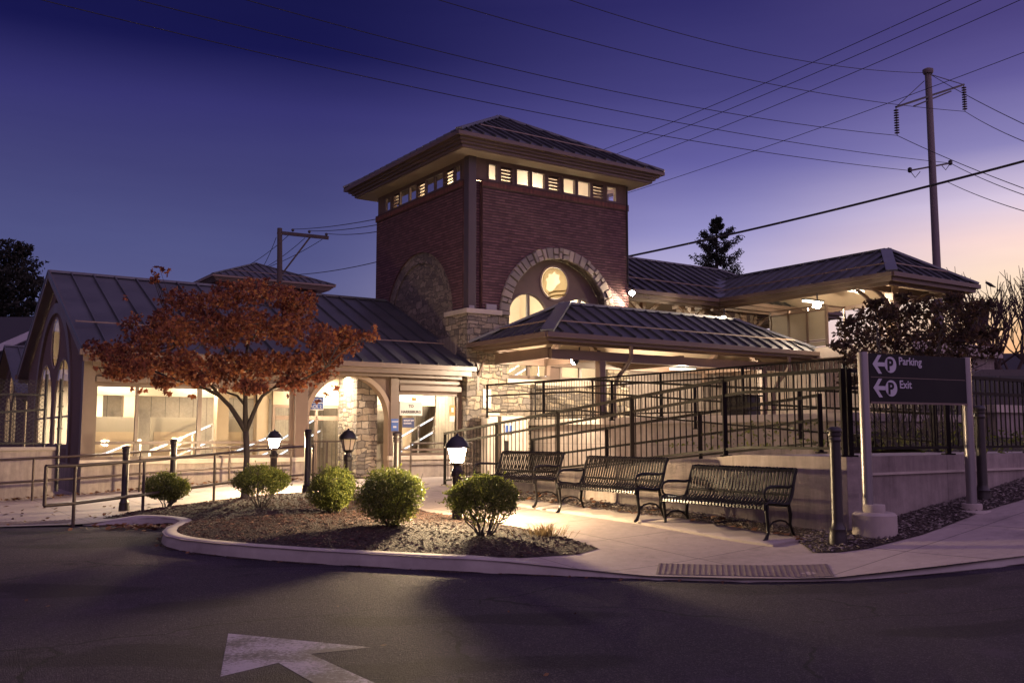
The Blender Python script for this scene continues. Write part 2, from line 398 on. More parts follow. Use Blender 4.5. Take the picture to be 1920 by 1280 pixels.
m_fallen = leaf_mat('fallen_leaf', [(0, (.06, .028, .018)), (.6, (.15, .07, .035)), (1, (.26, .14, .06))], .2)
m_dark = M('dark_shingle', (.02, .018, .022), .85, var=.25, ns=4)
m_wtrim = M('white_house_trim', (.42, .40, .42), .6, var=.1)
m_hwall = M('house_siding', (.11, .10, .12), .75, var=.12)
m_car = M('car_paint', (.06, .05, .055), .3, .3, var=.1)
m_cglass = M('car_glass', (.02, .02, .025), .1, var=.1)
m_tyre = M('tyre_rubber', (.015, .015, .015), .8, var=.1)
m_frost = M('frosted_panel', (.26, .225, .175), .5, var=.08, ns=1)
m_tact = M('tactile_paving', (.15, .112, .098), .8, var=.25, ns=8, bump=.2)
# worn white road paint: paint flakes away to asphalt
def paint():
    m, nt, out = newmat('worn_road_paint'); T = NT(nt)
    ob = T.n('TexCoord').outputs['Object']
    a = T.n('TexNoise', Vector=ob, Scale=30.0, Detail=8.0, Roughness=.75).outputs['Fac']
    b = T.n('TexNoise', Vector=ob, Scale=2.2, Detail=4.0).outputs['Fac']
    f = T.math('MULTIPLY_ADD', T.math('ADD', a, T.math('MULTIPLY', b, .9)), 5.5, -4.7, clamp=True)
    c = T.mix(f, (.05, .04, .05), (.27, .24, .29))
    p = T.n('BsdfPrincipled', Base__Color=c, Roughness=.7)
    bp = T.n('Bump', Height=a, Strength=.4, Distance=.01); T.l(bp.outputs[0], p.inputs['Normal'])
    T.l(p.outputs[0], out.inputs[0]); return m
m_paint = paint()
def translucent(name, col):
    m, nt, out = newmat(name); T = NT(nt); a = T.n('BsdfTranslucent', Color=(*col, 1)); T.l(a.outputs[0], out.inputs[0]); return m
m_etch = translucent('etched_glass', (.95, .92, .8)); m_etch2 = translucent('etched_glass_grey', (.42, .36, .27)); m_etch3 = translucent('etched_glass_pale', (.72, .66, .54))

# ------------------------------------------------------------------ sky
SUN_AZ, SUN_EL = R(42), R(-1.0)
def world():
    w = bpy.data.worlds.new('World'); S.world = w; w.use_nodes = True; nt = w.node_tree; nt.nodes.clear(); T = NT(nt)
    out = nt.nodes.new('ShaderNodeOutputWorld'); bg = nt.nodes.new('ShaderNodeBackground')
    d = T.n('TexCoord').outputs['Generated']; sp = T.n('SeparateXYZ', Vector=d)
    el = T.math('ARCSINE', sp.outputs[2]); az = T.math('ARCTAN2', sp.outputs[0], sp.outputs[1])
    e = T.math('DIVIDE', el, R(90), clamp=True)
    P = lambda deg: deg / 90.0
    left = T.ramp(e, [(0, (.15, .145, .29)), (P(6), (.115, .118, .265)), (P(10.8), (.082, .089, .238)), (P(15), (.055, .055, .185)), (P(18.8), (.036, .033, .160)), (P(22), (.0085, .0085, .076)), (P(27), (.008, .008, .06)), (P(50), (.13, .095, .20)), (1, (.38, .27, .52))])
    mid = T.ramp(e, [(0, (.9, .74, .72)), (P(6), (.80, .66, .78)), (P(9), (.56, .50, .74)), (P(12), (.31, .29, .58)), (P(16), (.13, .118, .36)), (P(20), (.062, .055, .215)), (P(25), (.03, .026, .14)), (P(50), (.13, .095, .20)), (1, (.38, .27, .52))])
    right = T.ramp(e, [(0, (1.0, .42, .16)), (P(4), (1.0, .50, .22)), (P(6), (1.0, .63, .35)), (P(7.6), (1.0, .76, .53)), (P(10.5), (.98, .71, .66)), (P(12.5), (.72, .60, .76)), (P(15.5), (.27, .24, .50)), (P(19), (.12, .10, .31)), (P(22), (.07, .055, .21)), (P(50), (.13, .095, .20)), (1, (.38, .27, .52))])  # top stops of these ramps, above the view, raised as fill light
    ss = lambda lo, hi: T.n('MapRange', Value=az, i1=R(lo), i2=R(hi), _interpolation_type='SMOOTHSTEP').outputs[0]
    c = T.mix(ss(-14, 13), left, mid); c = T.mix(ss(11, 30), c, right)
    # unseen sky behind the camera, brightened to fill roofs, walls and road
    rear_fill = T.ramp(e, [(0, (.40, .26, .38)), (P(12), (.64, .42, .68)), (P(35), (.76, .50, .92)), (P(60), (.66, .45, .86)), (1, (.38, .27, .52))])
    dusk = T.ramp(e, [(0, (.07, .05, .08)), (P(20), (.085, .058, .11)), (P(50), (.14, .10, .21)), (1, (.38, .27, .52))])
    # azimuth grows to the right: added fill glow behind right, far left kept dark
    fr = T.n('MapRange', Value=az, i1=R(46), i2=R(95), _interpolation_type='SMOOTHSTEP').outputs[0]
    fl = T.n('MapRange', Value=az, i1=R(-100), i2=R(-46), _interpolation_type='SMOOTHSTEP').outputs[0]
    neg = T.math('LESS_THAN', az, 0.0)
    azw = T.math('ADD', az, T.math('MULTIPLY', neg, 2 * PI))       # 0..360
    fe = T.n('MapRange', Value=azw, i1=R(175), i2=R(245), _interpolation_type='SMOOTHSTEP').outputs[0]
    rear = T.mix(fe, rear_fill, dusk)
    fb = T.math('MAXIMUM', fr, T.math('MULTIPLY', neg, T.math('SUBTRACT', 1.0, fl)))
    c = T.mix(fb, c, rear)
    hz = T.n('TexNoise', Vector=T.n('Mapping', Vector=d, Scale=(1.2, 1.2, 9.0)).outputs[0], Scale=2.2, Detail=5.0, Roughness=.55).outputs['Fac']
    hk = T.math('MULTIPLY_ADD', T.math('SUBTRACT', hz, .5), .34, 1.0)
    c = T.mix(1.0, c, T.n('CombineColor', Red=hk, Green=hk, Blue=T.math('MULTIPLY_ADD', T.math('SUBTRACT', hz, .5), .2, 1.0)).outputs[0], 'MULTIPLY')
    sk = T.n('TexSky', _sky_type='NISHITA'); sk.sun_disc = False; sk.sun_elevation = R(1.0); sk.sun_rotation = SUN_AZ
    c = T.mix(.0008, c, sk.outputs[0], 'ADD')
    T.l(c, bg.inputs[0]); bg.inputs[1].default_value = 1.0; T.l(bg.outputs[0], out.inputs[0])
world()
# ------------------------------------------------------------------ terrain
def softplus(t): return math.log1p(math.exp(min(t, 40)))
def road_z(x, y): return .105 * softplus((x - 3.2) * 2.2) / 2.2
CTRL = [(-5, 14.3, .15), (-5.9, 15.5, .13), (-3.7, 11.95, .15), (-2.4, 11.2, .15), (-.1, 10.4, .14), (1.4, 9.95, .035), (3.1, 9.7, .055), (5.2, 9.8, .30), (8, 9.9, .60), (2.2, 11.2, .13),
        (-7, 15.5, .03), (-10, 14.7, .02), (-14, 13.6, 0), (-7.43, 18.3, .02), (-9, 18, .0), (-11.4, 21.1, .0), (-16, 20, -.02), (-7.5, 24.05, .27), (-4, 26, .27), (-1.3, 28, .27),
        (-2, 13, .2), (-4.8, 20.3, .26), (-1.5, 15.4, .24), (3.64, 11.96, .2), (2.3, 13.4, .28), (1.2, 15, .31), (.5, 16.5, .36), (-1.46, 20, .42), (-3, 22, .36),
        (3.74, 10.94, .22), (6.3, 12.8, .58), (4.25, 11.3, .28), (5.8, 12.1, .52), (7.5, 14, .82), (12, 14, 1.1), (12, 10, 1.0), (-12, 30, .1), (10, 40, .3), (-30, 40, .0), (-30, 15, -.02)]
def tps():
    P = np.array(CTRL); n = len(P)
    d = np.linalg.norm(P[:, None, :2] - P[None, :, :2], axis=2)
    K = d + 0.0; A = np.zeros((n + 1, n + 1)); A[:n, :n] = -K - np.eye(n) * -.12; A[:n, n] = 1; A[n, :n] = 1
    b = np.zeros(n + 1); b[:n] = P[:, 2]
    return P, np.linalg.solve(A, b)
_P, _w = tps()
def walk_z(x, y):
    d = np.hypot(_P[:, 0] - x, _P[:, 1] - y)
    return max(float(-(d * _w[:-1]).sum() + _w[-1]), road_z(x, y) + .012)
def inpoly(p, poly):
    x, y = p; c = False; j = len(poly) - 1
    for i in range(len(poly)):
        xi, yi = poly[i]; xj, yj = poly[j]
        if (yi > y) != (yj > y) and x < (xj - xi) * (y - yi) / (yj - yi) + xi: c = not c
        j = i
    return c
import bmesh
def sheet(name, poly, zf, step, mat, kind='structure', skirt=0.0, parent=None):
    bm = bmesh.new(); vs = [bm.verts.new((x, y, 0)) for x, y in poly]; bm.faces.new(vs); bmesh.ops.triangulate(bm, faces=bm.faces[:])
    xs = [p[0] for p in poly]; ys = [p[1] for p in poly]
    def cut(lo, hi, ax):
        k = math.ceil(lo / step)
        while k * step < hi:
            co = [0, 0, 0]; no = [0, 0, 0]; co[ax] = k * step + .0003; no[ax] = 1
            bmesh.ops.bisect_plane(bm, geom=bm.verts[:] + bm.edges[:] + bm.faces[:], plane_co=co, plane_no=no, dist=1e-5); k += 1
    cut(min(xs), max(xs), 0); cut(min(ys), max(ys), 1)
    bmesh.ops.triangulate(bm, faces=bm.faces[:])
    for f in bm.faces:
        if f.normal.z < 0: f.normal_flip()
    for v in bm.verts: v.co.z = zf(v.co.x, v.co.y)
    if skirt:
        be = [e for e in bm.edges if e.is_boundary]
        r = bmesh.ops.extrude_edge_only(bm, edges=be)
        for v in r['geom']:
            if isinstance(v, bmesh.types.BMVert): v.co.z -= skirt
    for f in bm.faces: f.smooth = abs(f.normal.z) > .5
    me = bpy.data.meshes.new(name); bm.to_mesh(me); bm.free(); me.materials.append(mat)
    o = bpy.data.objects.new(name, me); COL.objects.link(o)
    if kind: o['kind'] = kind
    return o

KERB = [(-6.95, 15.55), (-6.6, 15.72), (-6.2, 15.75), (-5.75, 15.6), (-5.4, 15.3), (-5.15, 14.9), (-5.05, 14.4), (-5.0, 13.9), (-4.85, 13.3), (-4.6, 12.75), (-4.2, 12.25), (-3.7, 11.85), (-3.1, 11.48), (-2.4, 11.12), (-1.6, 10.8), (-.8, 10.5), (0, 10.25), (.7, 10.05), (1.4, 9.86), (2.2, 9.66), (3.2, 9.52), (4.2, 9.5), (5.2, 9.55), (8, 9.7), (14, 10), (22, 10.6)]
def kerb_h(x, y):
    if x < -6.2: return .02 + .13 * max(0, (x + 6.95) / .75)
    if x < -.4: return .155
    if x < 1.4: return .155 - .125 * (x + .4) / 1.8
    if x < 3.1: return .03
    return .03 + .05 * min(1, (x - 3.1) / 2)
# road, far ground, sidewalk
sheet('road', [(-60, -30), (60, -30), (60, 13.5)] + [(x, y + .1) for x, y in reversed(KERB)] + [(-7.0, 15.7), (-10, 14.9), (-14, 13.8), (-30, 12.0), (-60, 10)], road_z, .5, m_asph)
def far_z(x, y): return -.12 if (x < 4 or y < 0) else -.12
fg = MB(); fg.quad((-700, -300, -.12), (700, -300, -.12), (700, 900, -.12), (-700, 900, -.12)); fg.build('far_ground', m_dirt, kind='structure')
SW = KERB + [(22, 34), (-34, 34), (-60, 26), (-60, 10.05), (-30, 12.05), (-14, 13.85), (-10, 14.85), (-7.4, 15.45)]
sheet('sidewalk', SW, walk_z, .4, m_walk)
# kerb: a real step swept along the edge
def resample(pts, st):
    out = []
    for (a, b) in zip(pts[:-1], pts[1:]):
        n = max(1, int(math.dist(a, b) / st))
        out += [(a[0] + (b[0] - a[0]) * i / n, a[1] + (b[1] - a[1]) * i / n) for i in range(n)]
    return out + [pts[-1]]
def smooth2(pts, it=2):
    for _ in range(it):
        q = [pts[0]]
        for a, b in zip(pts[:-1], pts[1:]):
            q += [(a[0] * .75 + b[0] * .25, a[1] * .75 + b[1] * .25), (a[0] * .25 + b[0] * .75, a[1] * .25 + b[1] * .75)]
        pts = q + [pts[-1]]
    return pts
def inward(pts, i):
    a = Vector(pts[max(i - 1, 0)]); b = Vector(pts[min(i + 1, len(pts) - 1)]); d = (b - a).normalized()
    return Vector((-d.y, d.x))        # left of travel = towards the walk
KS = smooth2(KERB, 2)
kb = MB(); rows = []
for i, (x, y) in enumerate(KS):
    n = inward(KS, i); h = kerb_h(x, y); r0 = road_z(x, y)
    chip = .012 * math.sin(i * 2.1) * math.sin(i * .7)
    zt = max(r0 + h, r0 + .02)
    o = lambda k, z: (x + n.x * k, y + n.y * k, z)
    zin = walk_z(*(x + n.x * .19, y + n.y * .19)) - .03
    rows.append([o(-.02, r0 - .05), o(0 + chip * .5, r0 + h * .35), o(.012, zt - .025), o(.035, zt - .004), o(.06, zt), o(.17, zt + .004), o(.185, zt - .012), o(.19, min(zin, zt - .03))])
vs = [p for r in rows for p in r]; m = 8
kb.add(vs, [(i * m + k, i * m + k + 1, (i + 1) * m + k + 1, (i + 1) * m + k) for i in range(len(rows) - 1) for k in range(m - 1)])
ko = kb.build('kerb', m_kerb, smooth='all', kind='structure')
gd = MB(); pv = None
for i, (x, y) in enumerate(KS):
    if x > 9: break
    n = inward(KS, i); wd = max(.004, .03 + .05 * math.sin(i * .9) * math.sin(i * 2.3 + 1) + rnd.uniform(-.02, .03)) * (1.6 if x < 1 else .5)
    a, b = (x + n.x * .01, y + n.y * .01), (x - n.x * wd, y - n.y * wd); cur = [(*a, road_z(*a) + .009), (*b, road_z(*b) + .005)]
    if pv: gd.add([pv[0], pv[1], cur[1], cur[0]], [(0, 1, 2, 3)])
    pv = cur
gd.build('gutter_dirt', m_mulch, kind='stuff')
# planting bed of the island
BEDK = [(x + inward(KS, i).x * .188, y + inward(KS, i).y * .188) for i, (x, y) in enumerate(KS) if x < -.15 and not (x < -6.2)]
BED = BEDK + [(.1, 10.55), (.75, 10.95), (1.02, 11.35), (.72, 12.1), (0, 13.2), (-.75, 14.3), (-1.35, 15.3), (-1.9, 16.7), (-2.7, 18.4), (-3.7, 19.6), (-5.0, 19.8), (-6.2, 18.8), (-7.0, 17.6), (-7.0, 16.4)]
def edge_d(x, y, poly):
    best = 9
    for i in range(len(poly)):
        a = Vector(poly[i]); b = Vector(poly[(i + 1) % len(poly)]); p = Vector((x, y)); ab = b - a
        t = max(0, min(1, (p - a).dot(ab) / max(ab.length_squared, 1e-9))); best = min(best, (p - a - ab * t).length)
    return best
def bed_z(x, y):
    d = edge_d(x, y, BED); return walk_z(x, y) + .008 + .10 * (1 - math.exp(-d * 1.3)) + .012 * math.sin(x * 3.1) * math.sin(y * 2.7) * min(1, d)
sheet('mulch_bed', BED, bed_z, .22, m_mulch)
# strip between benches and the ramp wall, then on round the corner beside the sign
STRIP = [B(u, v, 0).to_2d()[:] for u, v in ((-5.25, -8.2), (-5.28, -11), (-5.22, -13.9), (-5.05, -16.0))] + [(3.35, 10.72), (3.62, 10.62), (3.95, 10.66), (4.75, 11.1), (6.3, 12.3), (7.3, 12.95), (9.5, 14.2)] + [B(u, v, 0).to_2d()[:] for u, v in ((2.2, -16.4), (-4.5, -16.4), (-4.5, -8.2))]
def strip_z(x, y): return walk_z(x, y) + .012 + .05 * min(1, edge_d(x, y, STRIP) * 3)
sheet('mulch_strip', STRIP, strip_z, .22, m_mulch)
# mulch chips, one loose mass
def scatter(poly, zf, n, mat, name, size, flat=.35, kind='stuff', lift=.0, box=None):
    xs = [p[0] for p in poly]; ys = [p[1] for p in poly]; mb = MB(); k = 0
    while k < n:
        x, y = rnd.uniform(min(xs), max(xs)), rnd.uniform(min(ys), max(ys))
        if not inpoly((x, y), poly): continue
        k += 1; z = zf(x, y) + lift
        a = rnd.uniform(0, 2 * PI); L = size * rnd.uniform(.5, 1.5); w = L * rnd.uniform(.25, .6); t = rnd.uniform(-flat, flat); t2 = rnd.uniform(-flat, flat)
        e1 = Vector((math.cos(a), math.sin(a), t)) * L; e2 = Vector((-math.sin(a), math.cos(a), t2)) * w; nn = Vector((0, 0, 1)) * w * rnd.uniform(.4, .9)
        c = Vector((x, y, z + w * .3))
        mb.add([c - e1, c - e2 * .8, c + e1, c + e2 * .8, c + nn], [(0, 1, 4), (1, 2, 4), (2, 3, 4), (3, 0, 4)])
    return mb.build(name, mat, kind=kind)
scatter(BED, bed_z, 9000, m_chip, 'mulch_chips', .028)
scatter(STRIP, strip_z, 5200, m_gravel, 'edging_stones', .028)
# fallen leaves: along the plinth, on the left walk, in the gutter corner
def fallen():
    mb = MB()
    def leaf(x, y, z, s):
        a = rnd.uniform(0, 6.3); t = rnd.uniform(-.7, .7)
        e1 = Vector((math.cos(a), math.sin(a), t * .5)) * s; e2 = Vector((-math.sin(a), math.cos(a), t)) * s * .6; c = Vector((x, y, z + s * .35))
        mb.add([c - e1, c - e2, c + e1 * 1.1, c + e2], [(0, 1, 2), (0, 2, 3)])
    for _ in range(420):
        u = rnd.uniform(-13, -4.5); v = -.28 - abs(rnd.gauss(0, .10)); p = B(u, v, 0); leaf(p.x, p.y, walk_z(p.x, p.y) + .01 + rnd.random() * .05, rnd.uniform(.03, .07))
    for _ in range(90):
        x = rnd.uniform(-11, -7); y = rnd.uniform(15, 19.5); leaf(x, y, walk_z(x, y), rnd.uniform(.03, .06))
    for _ in range(260):
        x = rnd.gauss(-5.6, .42); y = 15.35 - abs(rnd.gauss(0, .33)) - max(0, (x + 5.4)) * 1.2
        if y < 15.5: leaf(x, y, road_z(x, y) + rnd.random() * .05, rnd.uniform(.03, .06))
    for _ in range(240):
        t = rnd.random(); i = int(t * (len(KS) * .62)) + 14; x, y = KS[min(i, len(KS) - 1)]; n = inward(KS, min(i, len(KS) - 1)); d = abs(rnd.gauss(0, .05)) + .03
        if rnd.random() < .5: leaf(x - n.x * d, y - n.y * d, road_z(x, y), rnd.uniform(.012, .03))
    for _ in range(150):
        u = rnd.uniform(-5.4, -4.65); v = rnd.uniform(-16.4, -9); p = B(u, v, 0); leaf(p.x, p.y, strip_z(p.x, p.y) + .02, rnd.uniform(.03, .06))
    for _ in range(26):
        x = rnd.uniform(-3, 5); y = rnd.uniform(10.6, 17); leaf(x, y, walk_z(x, y), rnd.uniform(.02, .045))
    for _ in range(22):
        x = rnd.uniform(-7, 5); y = rnd.uniform(5.5, 9.5); leaf(x, y, road_z(x, y), rnd.uniform(.012, .03))
    mb.build('fallen_leaves', m_fallen, kind='stuff')
fallen()
# tactile paving: raised domes
def tactile(p0, du, dv, nu, nv, name, label):
    p0 = Vector(p0); du = Vector(du); dv = Vector(dv); mb = MB()
    zf = lambda q: walk_z(q.x, q.y) + .006
    for i in range(8):
        for j in range(3):
            q = [p0 + du * ((i + a) / 8) + dv * ((j + b) / 3) for a, b in ((0, 0), (1, 0), (1, 1), (0, 1))]
            mb.quad(*[(k.x, k.y, zf(k)) for k in q])
    for i in range(nu):
        for j in range(nv):
            c = p0 + du * ((i + .5) / nu) + dv * ((j + .5) / nv); z = zf(c); r = du.length / nu * .30
            mb.lathe([(r, 0), (r * .85, .004), (r * .45, .007)], (c.x, c.y, z), 7)
    return tag(mb.build(name, m_tact), label, 'tactile paving')
tactile((1.48, 9.93), (1.72, -.36), (.12, .58), 30, 10, 'tactile_paving', 'reddish tactile warning panel of raised domes set in the sidewalk ramp at the road')
tactile((-10.6, 15.05), (3.3, .72), (-.12, .62), 44, 9, 'tactile_paving', 'tactile warning panel at the foot of the left walkway beside the handrail hoop')
# worn arrow painted on the road
def road_arrow():
    pts = [at(x, y, 1) for x, y in ((428, 1187), (695, 1213), (583, 1226), (705, 1281), (640, 1310), (522, 1242), (413, 1268))]
    g = []
    for p in pts:
        d = p - Vector((0, 0, CAMZ)); k = -CAMZ / d.z; g.append((d.x * k, d.y * k))
    mb = MB(); tr = tessellate_polygon([[Vector((x, y, 0)) for x, y in g]]); pts3 = [(x, y, road_z(x, y) + .0018) for x, y in g]
    tr = [t if (Vector(pts3[t[1]]) - Vector(pts3[t[0]])).cross(Vector(pts3[t[2]]) - Vector(pts3[t[0]])).z > 0 else tuple(reversed(t)) for t in tr]
    mb.add(pts3, tr)
    return tag(mb.build('road_arrow', m_paint), 'worn white arrow painted on the asphalt in front of the island', 'road marking')
road_arrow()
# ------------------------------------------------------------------ building helpers (building frame u, v, z)
def mpF(v0): return lambda a, b, c: (a, v0 + c, b)
def mpL(u0): return lambda a, b, c: (u0 + c, a, b)
def rect(a0, a1, b0, b1): return [(a0, b0), (a1, b0), (a1, b1), (a0, b1)]
def archloop(c, spring, r, bottom, n=28): return [(c - r, bottom), (c + r, bottom)] + arc(c, spring, r, 0, 180, n)
def ringplate(mb, c, spring, r0, r1, mp, t, n=36, uvs=1.0):
    for i in range(n):
        t0, t1 = PI * i / n, PI * (i + 1) / n
        P = lambda r, th: (c + r * math.cos(th), spring + r * math.sin(th))
        q = [P(r0, t0), P(r1, t0), P(r1, t1), P(r0, t1)]; rm = (r0 + r1) / 2 * uvs
        uv = [(rm * t0, r0), (rm * t0, r1), (rm * t1, r1), (rm * t1, r0)]
        mb.quad(*[mp(a, b, 0) for a, b in q], uv)
        mb.quad(mp(*q[0], 0), mp(*q[3], 0), mp(*q[3], t), mp(*q[0], t), [(rm * t0, 0), (rm * t1, 0), (rm * t1, t), (rm * t0, t)])
        mb.quad(mp(*q[1], 0), mp(*q[2], 0), mp(*q[2], t), mp(*q[1], t), [(rm * t0, 0), (rm * t1, 0), (rm * t1, t), (rm * t0, t)])
def frame(parent, loop, mp, t, w, mat=None, mull=(), pane=True, name='window', gm=None, back=.04):
    """window: frame strip inside a loop + mullions as one part, its pane a sub-part"""
    mb = MB(B); n = len(loop)
    cx = sum(p[0] for p in loop) / n; cy = sum(p[1] for p in loop) / n
    w_ = max(p[0] for p in loop) - min(p[0] for p in loop); h_ = max(p[1] for p in loop) - min(p[1] for p in loop)
    inner = [(cx + (a - cx) * (1 - 2 * w / w_), cy + (b - cy) * (1 - 2 * w / h_)) for a, b in loop]
    mb.plate([loop, inner], mp, t)
    for (a0, b0, a1, b1, mw) in mull: 
        if a0 == a1: mb.plate([rect(a0 - mw / 2, a0 + mw / 2, b0, b1)], mp, t)
        else: mb.plate([rect(a0, a1, b0 - mw / 2, b0 + mw / 2)], mp, t)
    f = mb.build(name, mat or m_trim, parent)
    if pane:
        g = MB(B); g.plate([inner], lambda a, b, c: mp(a, b, back + c), .01, back=False); g.build('pane', gm or m_glass, f)
    return f
def archmodule(parent, mp, c, spring, Rin, zsill, wc, hw, wspring, zc, rc, rim, panelmat, thick=.12, mw=.09):
    """big arch filled with a panel that holds two arched windows under a round one"""
    L = archloop(c, spring, Rin, zsill)
    w1 = archloop(c - wc, wspring, hw, zsill + .06, 20); w2 = archloop(c + wc, wspring, hw, zsill + .06, 20)
    ci = arc(c, zc, rc, 0, 360, 32)[:-1]
    mb = MB(B); mb.plate([L, w1, w2, ci], mp, thick); mb.build('arch_panel', panelmat, parent)
    ft = thick * .75
    for k in (-1, 1):
        cc = c + k * wc
        frame(parent, archloop(cc, wspring, hw + .05, zsill + .02, 20), lambda a, b, d: mp(a, b, d - .02), ft, .075, m_trim, back=ft * .5, mull=[(cc, zsill + .05, cc, wspring + hw, mw), (cc - hw, wspring - .25, cc + hw, wspring - .25, .05)])
    frame(parent, arc(c, zc, rc + .05, 0, 360, 32)[:-1], lambda a, b, d: mp(a, b, d - .022), ft, .06, m_trim2, name='round_window', back=ft * .5)
def hip_roof(parent, mp, a0, a1, b0, b1, ze, zr, in0, in1, rib=.6, guard=(True, True), names=True, hiprib=.3, fascia=True, fh=.2, soff=True, ridge_w=.16, cm=None):
    """standing seam roof in (a along ridge, b across): mp(a,b,z); in0/in1 = hip inset (0 = gable end)"""
    bm_ = (b0 + b1) / 2; r0, r1 = a0 + in0, a1 - in1
    E = [mp(a0, b0, ze), mp(a1, b0, ze), mp(a1, b1, ze), mp(a0, b1, ze)]; Rg = [mp(r0, bm_, zr), mp(r1, bm_, zr)]
    mb = MB(B)
    mb.quad(E[0], E[1], Rg[1], Rg[0]); mb.quad(E[2], E[3], Rg[0], Rg[1])
    if in0: mb.add([E[3], E[0], Rg[0]], [(0, 1, 2)])
    if in1: mb.add([E[1], E[2], Rg[1]], [(0, 1, 2)])
    V3 = Vector
    def ribs(P0, P1, top):  # along eave P0->P1, top(t)-> point
        L = (V3(P1) - V3(P0)).length; n = max(2, round(L / rib))
        for i in range(n + 1):
            t = (i + .5) / (n + 1) if False else i / n
            p = V3(P0).lerp(V3(P1), t); q = top(t)
            if q is None or (V3(q) - p).length < .25: continue
            mb.bar(p, q, .034, .07, off=.034)
    def topn(bb):
        def f(t):
            a = a0 + (a1 - a0) * t; k = 1.0
            if in0 and a < r0: k = (a - a0) / in0
            if in1 and a > r1: k = min(k, (a1 - a) / in1)
            b = bb + (bm_ - bb) * k; return mp(a, b, ze + (zr - ze) * k)
        return f
    ribs(E[0], E[1], topn(b0)); ribs(E[3], E[2], topn(b1))
    def tope(aa, ins):
        def f(t):
            k = 1 - abs(2 * t - 1); b = b0 + (b1 - b0) * t
            return mp(aa + ins * k, b, ze + (zr - ze) * k)
        return f
    if in0: ribs(E[0], E[3], tope(a0, in0))
    if in1: ribs(E[1], E[2], tope(a1, -in1))
    ro = mb.build('roof', m_roof, parent)
    fl = MB(B)
    fl.bar(V3(Rg[0]) + V3((0, 0, .03)), V3(Rg[1]) + V3((0, 0, .03)), ridge_w, .07)
    if in0:
        for e in (E[0], E[3]): fl.bar(V3(e), V3(Rg[0]), hiprib, .07, off=.03)
    if in1:
        for e in (E[1], E[2]): fl.bar(V3(e), V3(Rg[1]), hiprib, .07, off=.03)
    fl.build('ridge_flashing', m_roof_e, ro)
    gd = MB(B); k = .27
    def rail(P, Q, off=.10): 
        gd.bar(V3(P) + V3((0, 0, off)), V3(Q) + V3((0, 0, off)), .035, .035)
    zz = ze + (zr - ze) * k
    i0, i1 = max(in0, .25) * (k + .08), max(in1, .25) * (k + .08)
    if guard[0]: rail(mp(a0 + i0, b0 + (bm_ - b0) * k, zz), mp(a1 - i1, b0 + (bm_ - b0) * k, zz))
    if guard[1] and in0:
        bb = (bm_ - b0) * (k + .08); rail(mp(a0 + in0 * k, b0 + bb, zz), mp(a0 + in0 * k, b1 - bb, zz))
    if guard[1] and in1:
        bb = (bm_ - b0) * (k + .08); rail(mp(a1 - in1 * k, b0 + bb, zz), mp(a1 - in1 * k, b1 - bb, zz))
    if guard[0] or guard[1]: gd.build('snow_guard', m_trim2, ro)
    if fascia:
        fm = MB(B)
        sides = [(E[0], E[1])] + ([(E[1], E[2])] if in1 else []) + [(E[2], E[3])] + ([(E[3], E[0])] if in0 else [])
        cen = V3(mp((a0 + a1) / 2, bm_, ze))
        for p, q in sides:
            p, q = V3(p), V3(q); d = (q - p).normalized(); n = V3((d.y, -d.x, 0))
            if n.dot((p + q) / 2 - cen) < 0: n = -n
            fm.bar(p - d * .06 + n * .05 - V3((0, 0, .07)), q + d * .06 + n * .05 - V3((0, 0, .07)), .13, .13)
            fm.bar(p + d * .04 - n * .04 - V3((0, 0, .135 + fh / 2)), q - d * .04 - n * .04 - V3((0, 0, .135 + fh / 2)), .05, fh)
            fm.bar(p + d * .3 - n * .30 - V3((0, 0, .16 + fh * .8)), q - d * .3 - n * .30 - V3((0, 0, .16 + fh * .8)), .06, fh * 1.2)
        fm.build('gutter', m_trim, ro)
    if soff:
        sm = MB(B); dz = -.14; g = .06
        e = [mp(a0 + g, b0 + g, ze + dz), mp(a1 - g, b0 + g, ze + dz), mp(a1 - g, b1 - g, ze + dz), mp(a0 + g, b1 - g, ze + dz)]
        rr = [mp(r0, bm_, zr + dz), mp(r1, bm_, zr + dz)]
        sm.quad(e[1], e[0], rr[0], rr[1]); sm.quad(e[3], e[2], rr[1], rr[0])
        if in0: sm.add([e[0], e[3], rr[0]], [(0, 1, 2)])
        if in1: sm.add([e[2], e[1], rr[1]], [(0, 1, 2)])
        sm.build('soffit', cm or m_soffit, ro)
    return ro
mpU = lambda a, b, z: (a, b, z)
mpV = lambda a, b, z: (b, a, z)

# ------------------------------------------------------------------ the brick tower
TW = 6.3; ZB = 5.1; ZK = 9.2; ZS = 9.93
tw = thing('station_tower', 'square brick station tower with stone base, round window and hipped metal roof', 'station tower', B(0, 0, .1), ANG)
AC = 3.42; AR = 1.95; AO = 2.33
mb = MB(B)
mb.plate([[(.5, ZB), (AC - AO, ZB)] + list(reversed(arc(AC, ZB, AO, 0, 180, 40)))[1:-1] + [(AC + AO, ZB), (TW, ZB), (TW, ZK), (.5, ZK)]], mpF(0), .3)
LC = 3.2
mb.plate([[(.36, ZB), (LC - 2.3, ZB)] + list(reversed(arc(LC, ZB, 2.3, 0, 180, 40)))[1:-1] + [(LC + 2.3, ZB), (TW, ZB), (TW, ZK), (.36, ZK)]], mpL(0), .3)
mb.box(.15, .48, .15, .34, ZB, ZK); mb.box(.28, .55, .30, .6, ZB, ZK)
mb.box(TW - .3, TW - .01, .31, TW - .01, 0, ZK); mb.box(.31, TW - .31, TW - .3, TW - .01, 0, ZK)
mb.build('brick_wall', m_brick, tw)
mb = MB(B)
mb.plate([[(.02, 0), (TW, 0), (TW, ZB), (AC + AR, ZB), (AC + AR, 3.17), (AC - AR, 3.17), (AC - AR, ZB), (.02, ZB)]], mpF(.004), .4)
mb.box(-.09, 1.07, -.09, 1.17, .0, ZB - .03)
